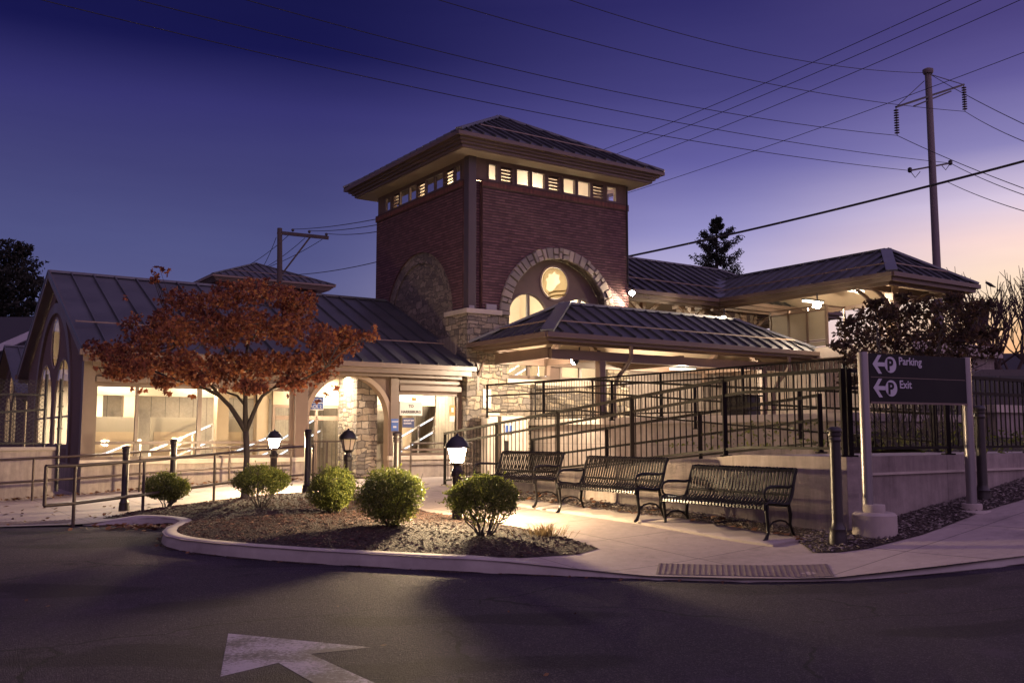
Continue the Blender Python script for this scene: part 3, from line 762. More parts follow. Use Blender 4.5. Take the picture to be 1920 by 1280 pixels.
mb.box(.0, .38, 1.2, TW - .02, 0, 2.9)
mb.build('stone_base', m_stone, tw)
mb = MB(B); mb.plate([archloop(LC, ZB, 2.3, 2.8, 40)], mpL(.09), .2); ringplate(mb, LC, ZB, 1.95, 2.3, mpL(.05), .1); mb.build('blind_arch', m_stone_dark, tw)
mb = MB(B); rs = random.Random(4); ringplate(mb, AC, ZB, AR + .02, AO - .02, mpF(.0), .3, 44); mb.build('arch_core', m_stone_dark, tw)
mb = MB(B); th = 0.0
def block(t0, t1, r0, r1):
    g = .012; d = -.05 - rs.random() * .05
    q = []
    for r, t in ((r0 + g, t0), (r1 - g, t0), (r1 - g, t1), (r0 + g, t1)):
        tt = t + (g / r if t == t0 else -g / r) + rs.uniform(-.006, .006); rr = r + rs.uniform(-.015, .015); q.append((AC + rr * math.cos(tt), ZB + rr * math.sin(tt)))
    c = (sum(a for a, b in q) / 4, sum(b for a, b in q) / 4); s = [(a * .86 + c[0] * .14, b * .86 + c[1] * .14) for a, b in q]
    v = [(a, .02, b) for a, b in q] + [(a, d + .03, b) for a, b in q] + [(a, d, b) for a, b in s]
    mb.add(v, [(4 * k + i, 4 * k + (i + 1) % 4, 4 * k + 4 + (i + 1) % 4, 4 * k + 4 + i) for k in (0, 1) for i in range(4)] + [(8, 9, 10, 11)])
while th < PI - .03:
    t1 = min(PI, th + rs.uniform(.06, .135)); t1 = PI if PI - t1 < .06 else t1
    if rs.random() < .42:
        rm = AR + (AO - AR) * rs.uniform(.35, .65); block(th, t1, AR, rm); block(th, t1, rm, AO)
    else: block(th, t1, AR, AO)
    th = t1
mb.build('stone_arch', m_vous, tw)
mb = MB(B); mb.box(-.14, 1.13, -.14, 1.23, ZB - .03, ZB + .12); mb.build('pier_cap', m_cap, tw, bevel=.015)
mb = MB(B); mb.box(AC - AR - .12, AC + AR + .3, -.09, .3, 3.0, 3.172); mb.build('stone_sill', m_cap, tw, bevel=.012)
mb = MB(B); mb.box(-.012, .27, -.012, .27, ZB + .12, ZS - .02); mb.build('corner_pilaster', m_trim3, tw, bevel=.02)
mb = MB(B); mb.box(.47, TW + .03, -.035, .02, ZK - .2, ZK + .02); mb.box(-.035, .02, .33, TW + .03, ZK - .2, ZK + .02); mb.build('soldier_course', m_soldier, tw)
for a_ in ((.6, .98, -.06, -.002, ZB + .125, ZB + .30), (.02, .2, -.03, -.013, ZB + .125, ZB + .22)): mb = MB(B); mb.box(*a_); mb.build('flashing_box', m_alu, tw, bevel=.01)
WZ0, WZ1 = ZK + .07, ZS - .17
FW = [(.72, 1.04), (1.77, 2.27), (2.35, 2.86), (3.6, 4.09), (4.19, 4.72), (5.43, 5.82)]; FL = [(1.2, 1.61), (3.03, 3.44), (4.86, 5.27)]
LW = [(.55, .9), (1.6, 2.14), (2.18, 2.75), (3.39, 3.87), (3.93, 4.57), (5.28, 5.65)]; LL = [(1.04, 1.53), (2.87, 3.34), (4.71, 5.1)]
mb = MB(B)
mb.plate([rect(.28, TW, ZK + .02, ZS)] + [rect(a, b, WZ0, WZ1) for a, b in FW + FL], mpF(.05), .1)
mb.plate([rect(.28, TW, ZK + .02, ZS)] + [rect(a, b, WZ0, WZ1) for a, b in LW + LL], mpL(.05), .1)
mb.plate([rect(.15, TW, ZK + .02, ZS)] + [rect(a, b, WZ0, WZ1) for a, b in LW], mpL(TW - .16), .1)
mb.plate([rect(.15, TW - .2, ZK + .02, ZS)] + [rect(a, b, WZ0, WZ1) for a, b in FW], mpF(TW - .16), .1)
mb.build('clerestory_band', m_panel, tw)
for a, b in FW: frame(tw, rect(a - .03, b + .03, WZ0 - .03, WZ1 + .03), mpF(.02), .08, .045, m_trim, gm=m_glass2)
for a, b in LW: frame(tw, rect(a - .03, b + .03, WZ0 - .03, WZ1 + .03), mpL(.02), .08, .045, m_trim, gm=m_glass2)
def louvre(a0, a1, mpx):
    mb = MB(B)
    for i in range(5):
        z = WZ0 + (WZ1 - WZ0) * i / 4.6
        c = [mpx(a0 - .02, z - .03, .02), mpx(a1 + .02, z - .03, .02), mpx(a1 + .02, z + .05, .10), mpx(a0 - .02, z + .05, .10)]
        mb.quad(*c); mb.quad(*[Vector(p) + Vector((0, 0, .022)) for p in c])
        mb.quad(c[0], c[1], Vector(c[1]) + Vector((0, 0, .022)), Vector(c[0]) + Vector((0, 0, .022)))
    mb.build('louvre', m_trim, tw)
for a, b in FL: louvre(a, b, mpF(.03))
for a, b in LL: louvre(a, b, mpL(.03))
archmodule(tw, mpF(.3), AC, ZB, AR + .02, 3.17, 1.03, .78, 5.1, 6.33, .53, 0, m_panel)
mb = MB(B); dsc = [(AC - .36, 6.12), (AC - .30, 6.3), (AC - .38, 6.42), (AC - .24, 6.5), (AC - .26, 6.62), (AC - .1, 6.6), (AC - .02, 6.72), (AC + .08, 6.6), (AC + .2, 6.62), (AC + .16, 6.46), (AC + .24, 6.36), (AC + .06, 6.26), (AC - .04, 6.1), (AC - .2, 6.02)]
dsc = smooth2(dsc + [dsc[0]], 2)[:-1]; mb.plate([arc(AC, 6.33, .50, 0, 360, 40)[:-1], dsc], mpF(.268), .006); mb.build('etched_disc', m_etch3, tw)
for k in range(2):
    mb = MB(B); up_ = [(AC - .26 + .1 * i, 5.98 - .13 * k + .028 * i + .03 * math.sin(i * .7)) for i in range(8)]; mb.plate([up_ + [(a, b - .055) for a, b in reversed(up_)]], mpF(.262), .006); mb.build('etched_hill', m_etch2, tw)
mb = MB(B)   # cornice steps
for o, z0, z1 in ((.60, ZS, ZS + .09), (.68, ZS + .09, ZS + .17), (.77, ZS + .17, ZS + .25), (.9, ZS + .25, ZS + .36)): mb.box(-o, TW + o, -o, TW + o, z0, z1)
mb.build('cornice', m_trim, tw)
mb = MB(B); mb.box(-.54, TW + .54, -.54, TW + .54, ZS - .03, ZS - .003); mb.build('eave_soffit', m_soffit, tw)
hip_roof(tw, mpU, -.88, TW + .88, -.88, TW + .88, ZS + .37, 12.58, 4.02, 4.02, rib=.42, fascia=False, soff=False, guard=(True, True), hiprib=.2)
mb = MB(B)   # cream room seen through the glass
mb.quad((.45, TW - .35, .3), (TW - .35, TW - .35, .3), (TW - .35, TW - .35, ZK), (.45, TW - .35, ZK))
mb.quad((TW - .35, .45, .3), (TW - .35, TW - .35, .3), (TW - .35, TW - .35, ZK), (TW - .35, .45, ZK))
mb.quad((.42, .45, .3), (.42, TW - .35, .3), (.42, TW - .35, ZK), (.42, .45, ZK))
mb.quad((.4, .4, .32), (TW - .3, .4, .32), (TW - .3, TW - .3, .32), (.4, TW - .3, .32))
mb.quad((.2, .2, ZS - .05), (TW - .2, .2, ZS - .05), (TW - .2, TW - .2, ZS - .05), (.2, TW - .2, ZS - .05))
mb.build('interior', m_cream, tw)
for (u, v, z, l) in ((2.0, 3.2, 9.6, .5), (4.4, 3.2, 9.6, .5)):
    mb = MB(B); mb.box(u - l, u + l, v - .12, v + .12, z, z + .08); mb.build('ceiling_light', m_tube, tw)
mb = MB(B)  # stair seen through the arch windows
for k in range(2): mb.bar((2.2 + k * .0, 1.6 + k * .9, 3.1), (5.2, 1.6 + k * .9, 4.7), .06, .06)
for k in range(5): mb.bar((2.3 + k * .7, 1.6, 2.3 + k * .37), (2.3 + k * .7, 1.6, 3.2 + k * .37), .04)
mb.build('stair_rail', m_steel, tw)
mb = MB(B); mb.bar((2.35, 1.56, 3.19), (3.3, 1.56, 3.69), .045, .03); mb.bar((3.6, 1.56, 3.2), (4.3, 1.56, 3.57), .045, .03); mb.build('handrail_light', m_led, tw)
mb = MB(B); mb.tube([(5.0, 3.9, 11.9), (5.0, 3.9, 12.55)], .03, 6); mb.lathe([(.07, 0), (.09, .05), (.09, .2), (.05, .24)], (5.0, 3.9, 12.5), 8); mb.build('roof_vent_pipe', m_black, tw)
mb = MB(B); mb.tube([(TW - .05, -.04, ZS - .1), (TW - .05, -.04, 6.5)], .03, 6); mb.build('conduit', m_black, tw)

# ------------------------------------------------------------------ the glazed wing
wg = thing('waiting_room_wing', 'long glazed station wing with dark metal gable roof and lit windows behind the red maple', 'station wing', B(-5, .2, .1), ANG)
VW = .2; UL = -10.4; UB0, UB1 = -5.29, -4.92; RC = 5.3; VR = 10.4
BC, BR, BS = -3.7, 1.22, 1.89
A = (-10.22, -5.32, .9, 2.68); Cb = (-2.2, -.14, .9, 2.66)
mb = MB(B)
mb.plate([[(UL, 0), (BC - BR, 0), (BC - BR, BS)] + list(reversed(arc(BC, BS, BR, 0, 180, 28)))[1:-1] + [(BC + BR, BS), (BC + BR, 0), (-.02, 0), (-.02, 3.5), (UL, 3.5)], rect(*A), rect(*Cb)], mpF(VW), .22)
mb.box(-10.38, -.1, VR - .2, VR, 0, 3.4)
mb.build('front_wall', m_panel, wg)
mb = MB(B); GW = 2.95; GSP = 1.95
mb.plate([[(VW + .23, 0), (VR, 0), (VR, 3.45), (RC, 5.8), (VW + .23, 3.45)], archloop(RC, GSP, GW, 1.1, 40), arc(RC, 5.12, .3, 0, 180, 10)], mpL(UL), .07)
mb.build('gable_wall', m_panel, wg)
mb = MB(B); ringplate(mb, RC, GSP, GW - .02, GW + .26, mpL(UL - .05), .08); 
for k in (-1, 1): mb.plate([rect(RC + k * (GW + .12) - .14, RC + k * (GW + .12) + .14, 0, GSP)], mpL(UL - .05), .08)
mb.build('arch_trim', m_trim, wg)
archmodule(wg, mpL(UL + .03), RC, GSP, GW + .02, 1.1, 1.52, 1.28, 2.2, 4.05, .68, 0, m_panel, thick=.03)
frame(wg, arc(RC, 5.12, .3, 0, 180, 10), mpL(UL + .03), .05, .03)
mb = MB(B); mb.box(UL - .06, BC - BR, VW - .07, VW - .003, 0, .76); mb.box(UL - .07, UL - .003, VW - .06, VR, 0, .76); mb.build('plinth', m_wallconc, wg)
mb = MB(B); mb.box(BC + BR, -.1, VW - .07, VW - .003, 0, .76); mb.build('plinth', m_wallconc, wg)
for a0, a1 in ((UL - .12, BC - BR + .05), (BC + BR - .05, -.1)): mb = MB(B); mb.box(a0, a1, VW - .13, VW - .004, .765, .885); mb.build('stone_sill', m_cap, wg, bevel=.012)
for a0, a1, pr in ((UB0, UB1, .1), (-2.48, -2.22, .1)): mb = MB(B); mb.box(a0, a1, VW - pr, VW - .002, .89, 3.2); mb.build('pilaster', m_trim, wg, bevel=.015)
mb = MB(B); mb.box(UL - .1, -10.24, VW - .1, VW - .002, .89, 3.2); mb.box(UL - .1, UL - .004, VW - .001, VW + .16, .89, 3.2); mb.build('pilaster', m_trim, wg)
mb = MB(B); ringplate(mb, BC, BS, BR - .04, BR + .09, mpF(VW - .06), .3, 32); 
for k in (-1, 1): mb.box(BC + k * (BR + .02) - .065, BC + k * (BR + .02) + .065, VW - .06, VW + .24, .3, BS)
mb.build('porch_arch', m_trim2, wg)
for z, d, h in ((2.72, .12, .16), (2.93, .06, .1), (3.08, .14, .1)): mb = MB(B); mb.box(Cb[0], Cb[1], VW - d, VW - .003, z, z + h); mb.build('head_trim', m_trim, wg, bevel=.01)
for z, d, h in ((2.72, .10, .14), (2.95, .05, .1)): mb = MB(B); mb.box(A[0], A[1], VW - d, VW - .003, z, z + h); mb.build('head_trim', m_trim, wg, bevel=.01)
frame(wg, rect(*A), mpF(VW + .03), .09, .06, m_trim, mull=[(-9.25, .9, -9.25, 2.7, .07), (-7.75, .9, -7.75, 2.7, .1), (-6.55, .9, -6.55, 2.7, .05), (-10.2, 1.28, -5.3, 1.28, .07)])
frame(wg, rect(*Cb), mpF(VW + .03), .09, .06, m_trim, mull=[(-2.2, 1.05, -.14, 1.05, .06)])
# recessed glazed entrance inside the arch
frame(wg, rect(-5.3, -2.75, .32, 2.3), mpF(1.75), .09, .07, m_trim2, mull=[(-4.0, .32, -4.0, 2.3, .07), (-5.2, 1.95, -2.75, 1.95, .12), (-4.02, .32, -4.02, 1.9, .06)], name='entrance_door')
mb = MB(B); mb.box(-5.3, -2.6, 1.74, 1.86, 2.31, 3.3); mb.build('entrance_header', m_cream2, wg)
mb = MB(B); mb.box(-3.35, -2.72, .46, 1.72, .3, 3.3); mb.build('stone_return', m_stone, wg)
mb = MB(B)
for k in range(15): mb.box(-5.0 + k * .12, -4.985 + k * .12, .55, .565, .42, 1.25)
for z in (.4, 1.27): mb.box(-5.02, -3.3, .545, .575, z, z + .04)
for u in (-5.02, -4.2, -3.34): mb.box(u, u + .045, .535, .58, .3, 1.3)
mb.build('porch_railing', m_rail, wg)
# roof
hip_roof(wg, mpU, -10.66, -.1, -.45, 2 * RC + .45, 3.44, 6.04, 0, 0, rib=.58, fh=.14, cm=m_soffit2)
mb = MB(B)
for k in (-1, 1): mb.bar((-10.64, RC + k * 5.68, 3.38), (-10.64, RC, 5.99), .05, .2)
mb.build('rake_board', m_trim, wg)
# inside
mb = MB(B); mb.quad((UL + .22, .44, 3.46), (-.12, .44, 3.46), (-.12, RC, 5.66), (UL + .22, RC, 5.66)); mb.quad((UL + .22, VR - .22, 3.46), (-.12, VR - .22, 3.46), (-.12, RC, 5.66), (UL + .22, RC, 5.66)); mb.build('interior_ceiling', m_cream, wg)
mb = MB(B); mb.quad((UL + .25, VR - .25, .3), (-4, VR - .25, .3), (-4, VR - .25, 4.2), (UL + .25, VR - .25, 4.2)); mb.quad((-4.2, 6.25, .3), (-4.2, VR - .3, .3), (-4.2, VR - .3, 4.6), (-4.2, 6.25, 5.2)); mb.build('back_wall', m_cream, wg)
mb = MB(B)
mb.quad((UL + .25, .5, .3), (-.05, .5, .3), (-.05, VR - .3, .3), (UL + .25, VR - .3, .3)); mb.build('interior_floor', m_floor, wg)
mb = MB(B); mb.quad((-8.9, 6.2, .3), (-4.0, 6.2, .3), (-4.0, 6.2, 5.4), (-8.9, 6.2, 5.4)); mb.quad((-4, 6.2, .3), (-4, 2.9, .3), (-4, 2.9, 4.6), (-4, 6.2, 4.6)); mb.quad((-4, 2.9, .3), (-.08, 2.9, .3), (-.08, 2.9, 4.6), (-4, 2.9, 4.6))
mb.box(-.16, -.09, .5, 2.9, .3, 4.4)
mb.build('interior_wall', m_inwall, wg)
for u, v in ((-9.9, 3.6), (-8.6, 4.2), (-6.6, 2.2), (-5.55, 2.0), (-1.05, 2.0)): mb = MB(B); mb.box(u - .16, u + .16, v - .16, v + .16, .3, 3.6); mb.build('interior_column', m_cream2, wg)
for a_ in ((-10.0, -5.0, 2.37, 2.5, 2.5, 3.0), (-2.2, -.2, 1.6, 1.75, 2.35, 2.75)): mb = MB(B); mb.box(*a_); mb.build('interior_header', m_cream, wg)
for a0, a1 in ((-9.9, -8.6), (-8.3, -7.0), (-6.4, -5.7)):
    mb = MB(B); mb.plate([rect(a0, a1, .3, 1.95)], mpF(2.9), .04); pn = mb.build('interior_board', m_frost, wg)
    mb = MB(B); mb.plate([rect(a0 + .1, a1 - .1, .75, 1.55)], mpF(2.88), .015); mb.build('poster', m_cream2, pn)
for a0, a1 in ((-1.9, -1.45), (-1.4, -.95)): mb = MB(B); mb.plate([rect(a0, a1, .3, 2.35), rect(a0 + .07, a1 - .07, 1.2, 2.2)], mpF(2.3), .05); mb.build('interior_door', m_frost, wg)
rl = MB(B); ld = MB(B)
def stair(u0, v, z0, u1, z1, lit=((.12, .45), (.6, .95))):
    for dz in (0, -.42):
        p, q = Vector((u0, v, z0 + dz)), Vector((u1, v, z1 + dz)); rl.bar(p, q, .05)
        for s, e in lit: ld.bar(p.lerp(q, s) - Vector((0, .035, 0)), p.lerp(q, e) - Vector((0, .035, 0)), .022, .03)
    for k in range(4):
        p = Vector((u0, v, z0)).lerp(Vector((u1, v, z1)), k / 3); rl.bar(p, p - Vector((0, 0, .95)), .04)
stair(-8.6, 1.6, 1.05, -7.0, 1.75); stair(-9.9, 1.3, .95, -8.9, 1.35, ((.2, .5),)); stair(-6.5, 1.4, 1.0, -5.45, 1.45, ((.1, .9),)); stair(-5.1, 2.3, 1.2, -3.6, 2.05); stair(-2.1, 1.2, 1.15, -.45, 2.0, ((.05, .55), (.7, .95)))
rl.build('stair_rail', m_steel, wg); ld.build('handrail_light', m_led, wg)
for u, v in ((-9.3, 2.4), (-7.2, 2.4), (-5.9, 4.2), (-3.9, 1.1), (-1.2, 1.4), (-8.6, 7.8)):
    mb = MB(B); mb.box(u - .6, u + .6, v - .1, v + .1, 3.12, 3.18); mb.build('ceiling_light', m_tube, wg)
def light(name, kind, loc, power, col=(1, .78, .48), size=.15, rot=None, sy=None, spot=None):
    l = bpy.data.lights.new(name, kind); l.energy = power; l.color = col
    if kind == 'AREA':
        l.size = size
        if sy: l.shape = 'RECTANGLE'; l.size_y = sy
    else: l.shadow_soft_size = size
    o = bpy.data.objects.new(name, l); COL.objects.link(o); o.location = loc
    if rot: o.rotation_euler = rot
    return o
WARM = (1, .78, .53)
for u, v, p in ((-9.3, 2.4, 105), (-7.2, 2.4, 105), (-5.9, 4.2, 70), (-3.9, 1.1, 62), (-1.2, 1.4, 75), (-8.6, 7.8, 220)): light('ceiling_lamp', 'AREA', B(u, v, 3.1), p * 4.1, (1, .82, .60), 1.2, (0, 0, ANG), .25)
for u, p in ((2.0, 95), (4.4, 95)): light('tower_lamp', 'POINT', B(u, 3.0, 9.3), p * 2.8, WARM, .12)
for u in (2.0, 4.7): light('tower_hall_lamp', 'POINT', B(u, 2.6, 5.6), 320, (1, .86, .66), .15)

# ------------------------------------------------------------------ entrance canopy with hipped roof
ec = thing('entrance_canopy', 'low hipped metal canopy roof on posts in front of the tower door', 'canopy', B(5.6, -2, .3), ANG)
hip_roof(ec, mpU, .02, 11.3, -3.95, -.11, 4.17, 5.28, 2.05, 2.1, rib=.52, hiprib=.36, fh=.09)
mb = MB(B)
for u in (2.35, 9.0): 
    for s in (-1, 1):
        pts = [(u, -2.0 + s * (.15 + 1.1 * math.sin(t)), 3.3 + 1.05 * math.cos(t) - .05) for t in [k * PI / 2 / 7 for k in range(8)]]
        for p, q in zip(pts[:-1], pts[1:]): mb.bar(p, q, .12, .13, up=(1, 0, 0))
mb.bar((.6, -3.3, 3.66), (10.7, -3.3, 3.66), .14, .26); mb.bar((.6, -.62, 3.72), (10.7, -.62, 3.72), .14, .34)
for u in (.62, 2.35, 5.6, 9.0, 10.7): mb.bar((u, -3.23, 3.70), (u, -.69, 3.70), .13, .3)
mb.build('canopy_beam', m_trim, ec)
for u in (2.35, 9.0):
    for du in (-.0,):
        mb = MB(B); mb.box(u - .11, u + .11, -3.41, -3.19, .3, 3.56); mb.build('post', m_trim, ec, bevel=.015)
    mb = MB(B); mb.tube([(u + .62, -3.9, 3.95), (u + .62, -3.9, 3.62), (u + .58, -3.75, 3.4), (u + .48, -3.5, 3.1), (u + .42, -3.4, 2.8), (u + .42, -3.4, .5)], .06, 8); mb.build('downspout', m_trim, ec, smooth=True)
mb = MB(B); mb.bar((.3, -.06, 3.85), (.3, -.06, 2.75), .07, .07); mb.bar((.3, -.06, 3.2), (.32, -.5, 3.8), .05, .05); mb.build('wall_bracket', m_trim, ec)

# ------------------------------------------------------------------ platform canopies on the embankment
pc = thing('platform_canopy', 'long high canopy roof running back along the platform behind the tower', 'canopy', B(12, 3.6, 4.3), ANG)
hip_roof(pc, mpU, TW + .02, 17.9, .3, 7.0, 6.42, 8.3, 0, 3.35, rib=.5, hiprib=.3, fh=.13)
for u in (8.2, 10.6, 14.0, 16.8):
    mb = MB(B); mb.bar((u, 1.4, 4.3), (u, 1.4, 6.2), .18); mb.build('post', m_trim2, pc)
for u in (8.2, 10.6):
    mb = MB(B)
    for s in (-1, 1): mb.bar((u, 1.3, 5.7), (u + s * .7, 1.3, 6.25), .1, .16)
    mb.build('brace', m_trim2, pc)
mb = MB(B); mb.box(6.5, 11.5, 6.4, 6.5, 4.4, 6.2); mb.build('back_panel', m_frost, pc)
pb = thing('platform_canopy', 'hipped canopy roof reaching toward the road with its end beside the leafy tree', 'canopy', B(13.3, -3, 4.3), ANG)
hip_roof(pb, mpV, -6.8, 2.6, 10.95, 15.6, 6.42, 7.62, 1.75, 0, rib=.5, hiprib=.34, fh=.13)
mb = MB(B); mb.bar((10.93, .28, 6.46), (13.27, 2.42, 7.66), .42, .05); mb.build('valley_flashing', m_roof_e, pb)
for v in (-5.2, 1.4):
    for u in (13.28,):
        mb = MB(B); mb.box(u - .16, u + .16, v - .16, v + .16, 4.3, 6.9); mb.build('post', m_trim2, pb, bevel=.015)
for v in (-5.2, 1.4):
    for s in (-1, 1):
        mb = MB(B)
        for dv in (-.28, .28):
            pts = [(13.28 + s * (.2 + 1.7 * (1 - math.cos(t))), v + dv, 4.7 + 1.5 * math.sin(t)) for t in [k * PI / 2 / 8 for k in range(9)]]
            mb.tube(pts, .065, 8)
        mb.build('curved_brace', m_trim, pb, smooth=True)
    mb = MB(B); mb.bar((11.2, v, 6.25), (15.3, v, 6.25), .14, .2); mb.build('cross_beam', m_trim, pb)
# embankment, platform and the glazed windscreen on it
mb = MB(B); mb.box(11.2, 15.7, -7.2, 60, 0, 3.95); mb.box(15.7, 40, 2, 60, 0, 3.95); mb.box(6.4, 11.2, 1.0, 60, 0, 3.95)
mb.build('embankment', m_wallconc, kind='structure')
mb = MB(B); mb.box(10.95, 15.9, -7.4, 9, 3.955, 4.3); mb.box(6.4, 10.9, .6, 9, 3.955, 4.3); mb.build('platform', m_conc, kind='structure')
gs = thing('windscreen_shelter', 'glazed windscreen shelter standing on the platform below the canopy floodlight', 'shelter', B(13.2, -1.4, 4.3), ANG)
mb = MB(B)
for v in (-2.64, -1.82, -.98, -.14): mb.box(13.16, 13.24, v - .04, v + .04, 4.3, 6.05)
for z in (4.52, 4.78, 5.86, 6.02): mb.box(13.17, 13.23, -2.62, -.16, z, z + .05)
for v in (-2.64, -.14): mb.box(13.24, 14.2, v - .03, v + .03, 5.98, 6.04); mb.box(14.16, 14.22, v - .03, v + .03, 4.3, 6.04)
mb.build('frame', m_trim, gs)
mb = MB(B)
for a, b in ((-2.6, -1.86), (-1.78, -1.02), (-.94, -.18)): mb.box(13.19, 13.205, a, b, 4.84, 5.85); mb.box(13.19, 13.205, a, b, 4.6, 4.77)
mb.build('frosted_panel', m_frost, gs)
# platform edge railing on the slope face
# ------------------------------------------------------------------ buildings beyond the tracks
t2 = thing('station_tower', 'second tower roof peeking over the ridge of the wing, across the tracks', 'station tower', B(6.4, 36.5, 0), ANG)
c2 = at(476, 640, 63); bu, bv = toB(c2.x, c2.y)
mb = MB(B); h = 3.15; mb.box(bu - h, bu + h, bv - h, bv + h, 0, 10.9); mb.build('brick_wall', m_brick, t2)
DZ = 1.0
mb = MB(B)
for o, z0, z1 in ((.60, ZS + .02, ZS + .09), (.68, ZS + .09, ZS + .17), (.77, ZS + .17, ZS + .25), (.9, ZS + .25, ZS + .36)): mb.box(bu - h - o, bu + h + o, bv - h - o, bv + h + o, z0 + DZ, z1 + DZ)
mb.build('cornice', m_trim2, t2)
hip_roof(t2, mpU, bu - h - .88, bu + h + .88, bv - h - .88, bv + h + .88, ZS + .37 + DZ, 12.95, 4.02, 4.02, rib=.5, fascia=False, soff=False, hiprib=.2)
c3 = at(21, 737, 46); pu, pv = toB(c3.x, c3.y)
pw = thing('station_wing', 'far gabled station wing with lit arched windows beyond the chain-link fence', 'station wing', B(pu + 4, pv, 0), ANG)
mb = MB(B)
mb.plate([[(pv - 5, 0), (pv + 5, 0), (pv + 5, 3.3), (pv, 5.6), (pv - 5, 3.3)], archloop(pv, 2.4, 2.3, 1.0, 30)], mpL(pu), .07); mb.box(pu + .2, pu + 14, pv - 4.98, pv - 4.7, 0, 3.4)
mb.build('gable_wall', m_panel, pw)
archmodule(pw, mpL(pu + .03), pv, 2.4, 2.32, 1.0, 1.2, .95, 2.4, 3.7, .62, 0, m_panel, thick=.03)
hip_roof(pw, mpU, pu - .4, pu + 15, pv - 5.4, pv + 5.4, 3.3, 5.75, 0, 0, rib=.6, fh=.14, guard=(False, False))
mb = MB(B); mb.quad((pu + 3, pv - 5, .2), (pu + 3, pv + 5, .2), (pu + 3, pv + 5, 5), (pu + 3, pv - 5, 5)); mb.quad((pu + .1, pv + 4.8, .2), (pu + 3, pv + 4.8, .2), (pu + 3, pv + 4.8, 5), (pu + .1, pv + 4.8, 5)); mb.build('interior', m_cream, pw)
light('far_wing_lamp', 'POINT', B(pu + 1.5, pv, 3.0), 600, WARM, .2)
hs = thing('house', 'dark roofed house with white gable trim behind the wing at the left edge', 'house', W(-42, 70, 0))
def house():
    P = lambda px, py, Y: at(px, py, Y)
    mb = MB(); mb.box(-62, -36, 72, 84, 0, 6.2); mb.build('wall', m_hwall, hs)
    mb = MB(); mb.add([(-64, 71, 8.0), (-35.5, 71, 8.0), (-37, 78, 11.2), (-64, 78, 11.2)], [(0, 1, 2, 3)]); mb.add([(-35.5, 71, 8.0), (-35.5, 85, 8.0), (-37, 78, 11.2)], [(0, 1, 2)]); mb.add([(-64, 71, 7.98), (-35.5, 71, 7.98), (-35.5, 85, 7.98), (-64, 85, 7.98)], [(0, 1, 2, 3)]); mb.build('roof', m_dark, hs)
    a, b, c = at(-22, 662, 68), at(98, 610, 68), at(210, 662, 68)
    mb = MB(); mb.bar(a, b, .3, .5); mb.bar(b, c, .3, .5); d0, d1 = at(18, 655, 68), at(160, 655, 68); mb.bar(d0, d1, .5, .35)
    mb.build('gable_trim', m_wtrim, hs)
    mb = MB(); mb.add([a + Vector((0, .4, 0)), b + Vector((0, .4, 0)), c + Vector((0, .4, 0))], [(0, 1, 2)]); mb.add([(a.x, 68.5, 0), (c.x, 68.5, 0), (c.x, 68.5, a.z), (a.x, 68.5, a.z)], [(0, 1, 2, 3)]); mb.build('gable_wall', m_hwall, hs)
house()
# ------------------------------------------------------------------ ramp, retaining walls and railings
def rz(v):  # ramp surface height along the building's depth axis
    return .42 + (1.2 - .42) * max(0, min(1, (-6.5 - v) / 8.3))
rp = thing('wheelchair_ramp', 'sloped concrete wheelchair ramp with low wall behind the benches', 'ramp', B(-3, -12, .2), ANG)
mb = MB(B)
vsn = [-6.4, -8, -10, -12, -14, -14.8, -15.6, -16.5]
prof = [(v, rz(v)) for v in vsn]
mb.plate([[(v, z) for v, z in prof] + [(-16.5, -.1), (-6.4, -.1)]], lambda a, b, c: (-4.6 + c, a, b), .22)
mb.plate([[(-4.6 + .22, -.1), (8.5, -.1), (8.5, 1.2), (-4.6 + .22, 1.2)]], mpF(-16.5), .22)
mb.build('low_wall', m_wallconc, rp)
mb = MB(B)
for (v0, z0), (v1, z1) in zip(prof[:-1], prof[1:]): mb.quad((-4.38, v0, z0 - .012), (2.2, v0, z0 - .012), (2.2, v1, z1 - .012), (-4.38, v1, z1 - .012))
mb.build('ramp_surface', m_conc, rp)
mb = MB(B); mb.bar((-4.2, -16.515, .98), (8.4, -16.515, .98), .03, .03); mb.build('wall_reveal', m_cap, rp)
uw = thing('upper_landing', 'raised concrete landing with a pale capped wall behind the ramp railings', 'landing', B(4, -6, .5), ANG)
mb = MB(B); mb.box(2.2, 6.3, -11.5, -.1, -.1, 1.75); mb.build('landing_wall', m_wallconc, uw)
mb = MB(B); mb.box(2.12, 6.38, -11.58, -.12, 1.755, 1.93); mb.build('wall_cap', m_conc, uw, bevel=.012)
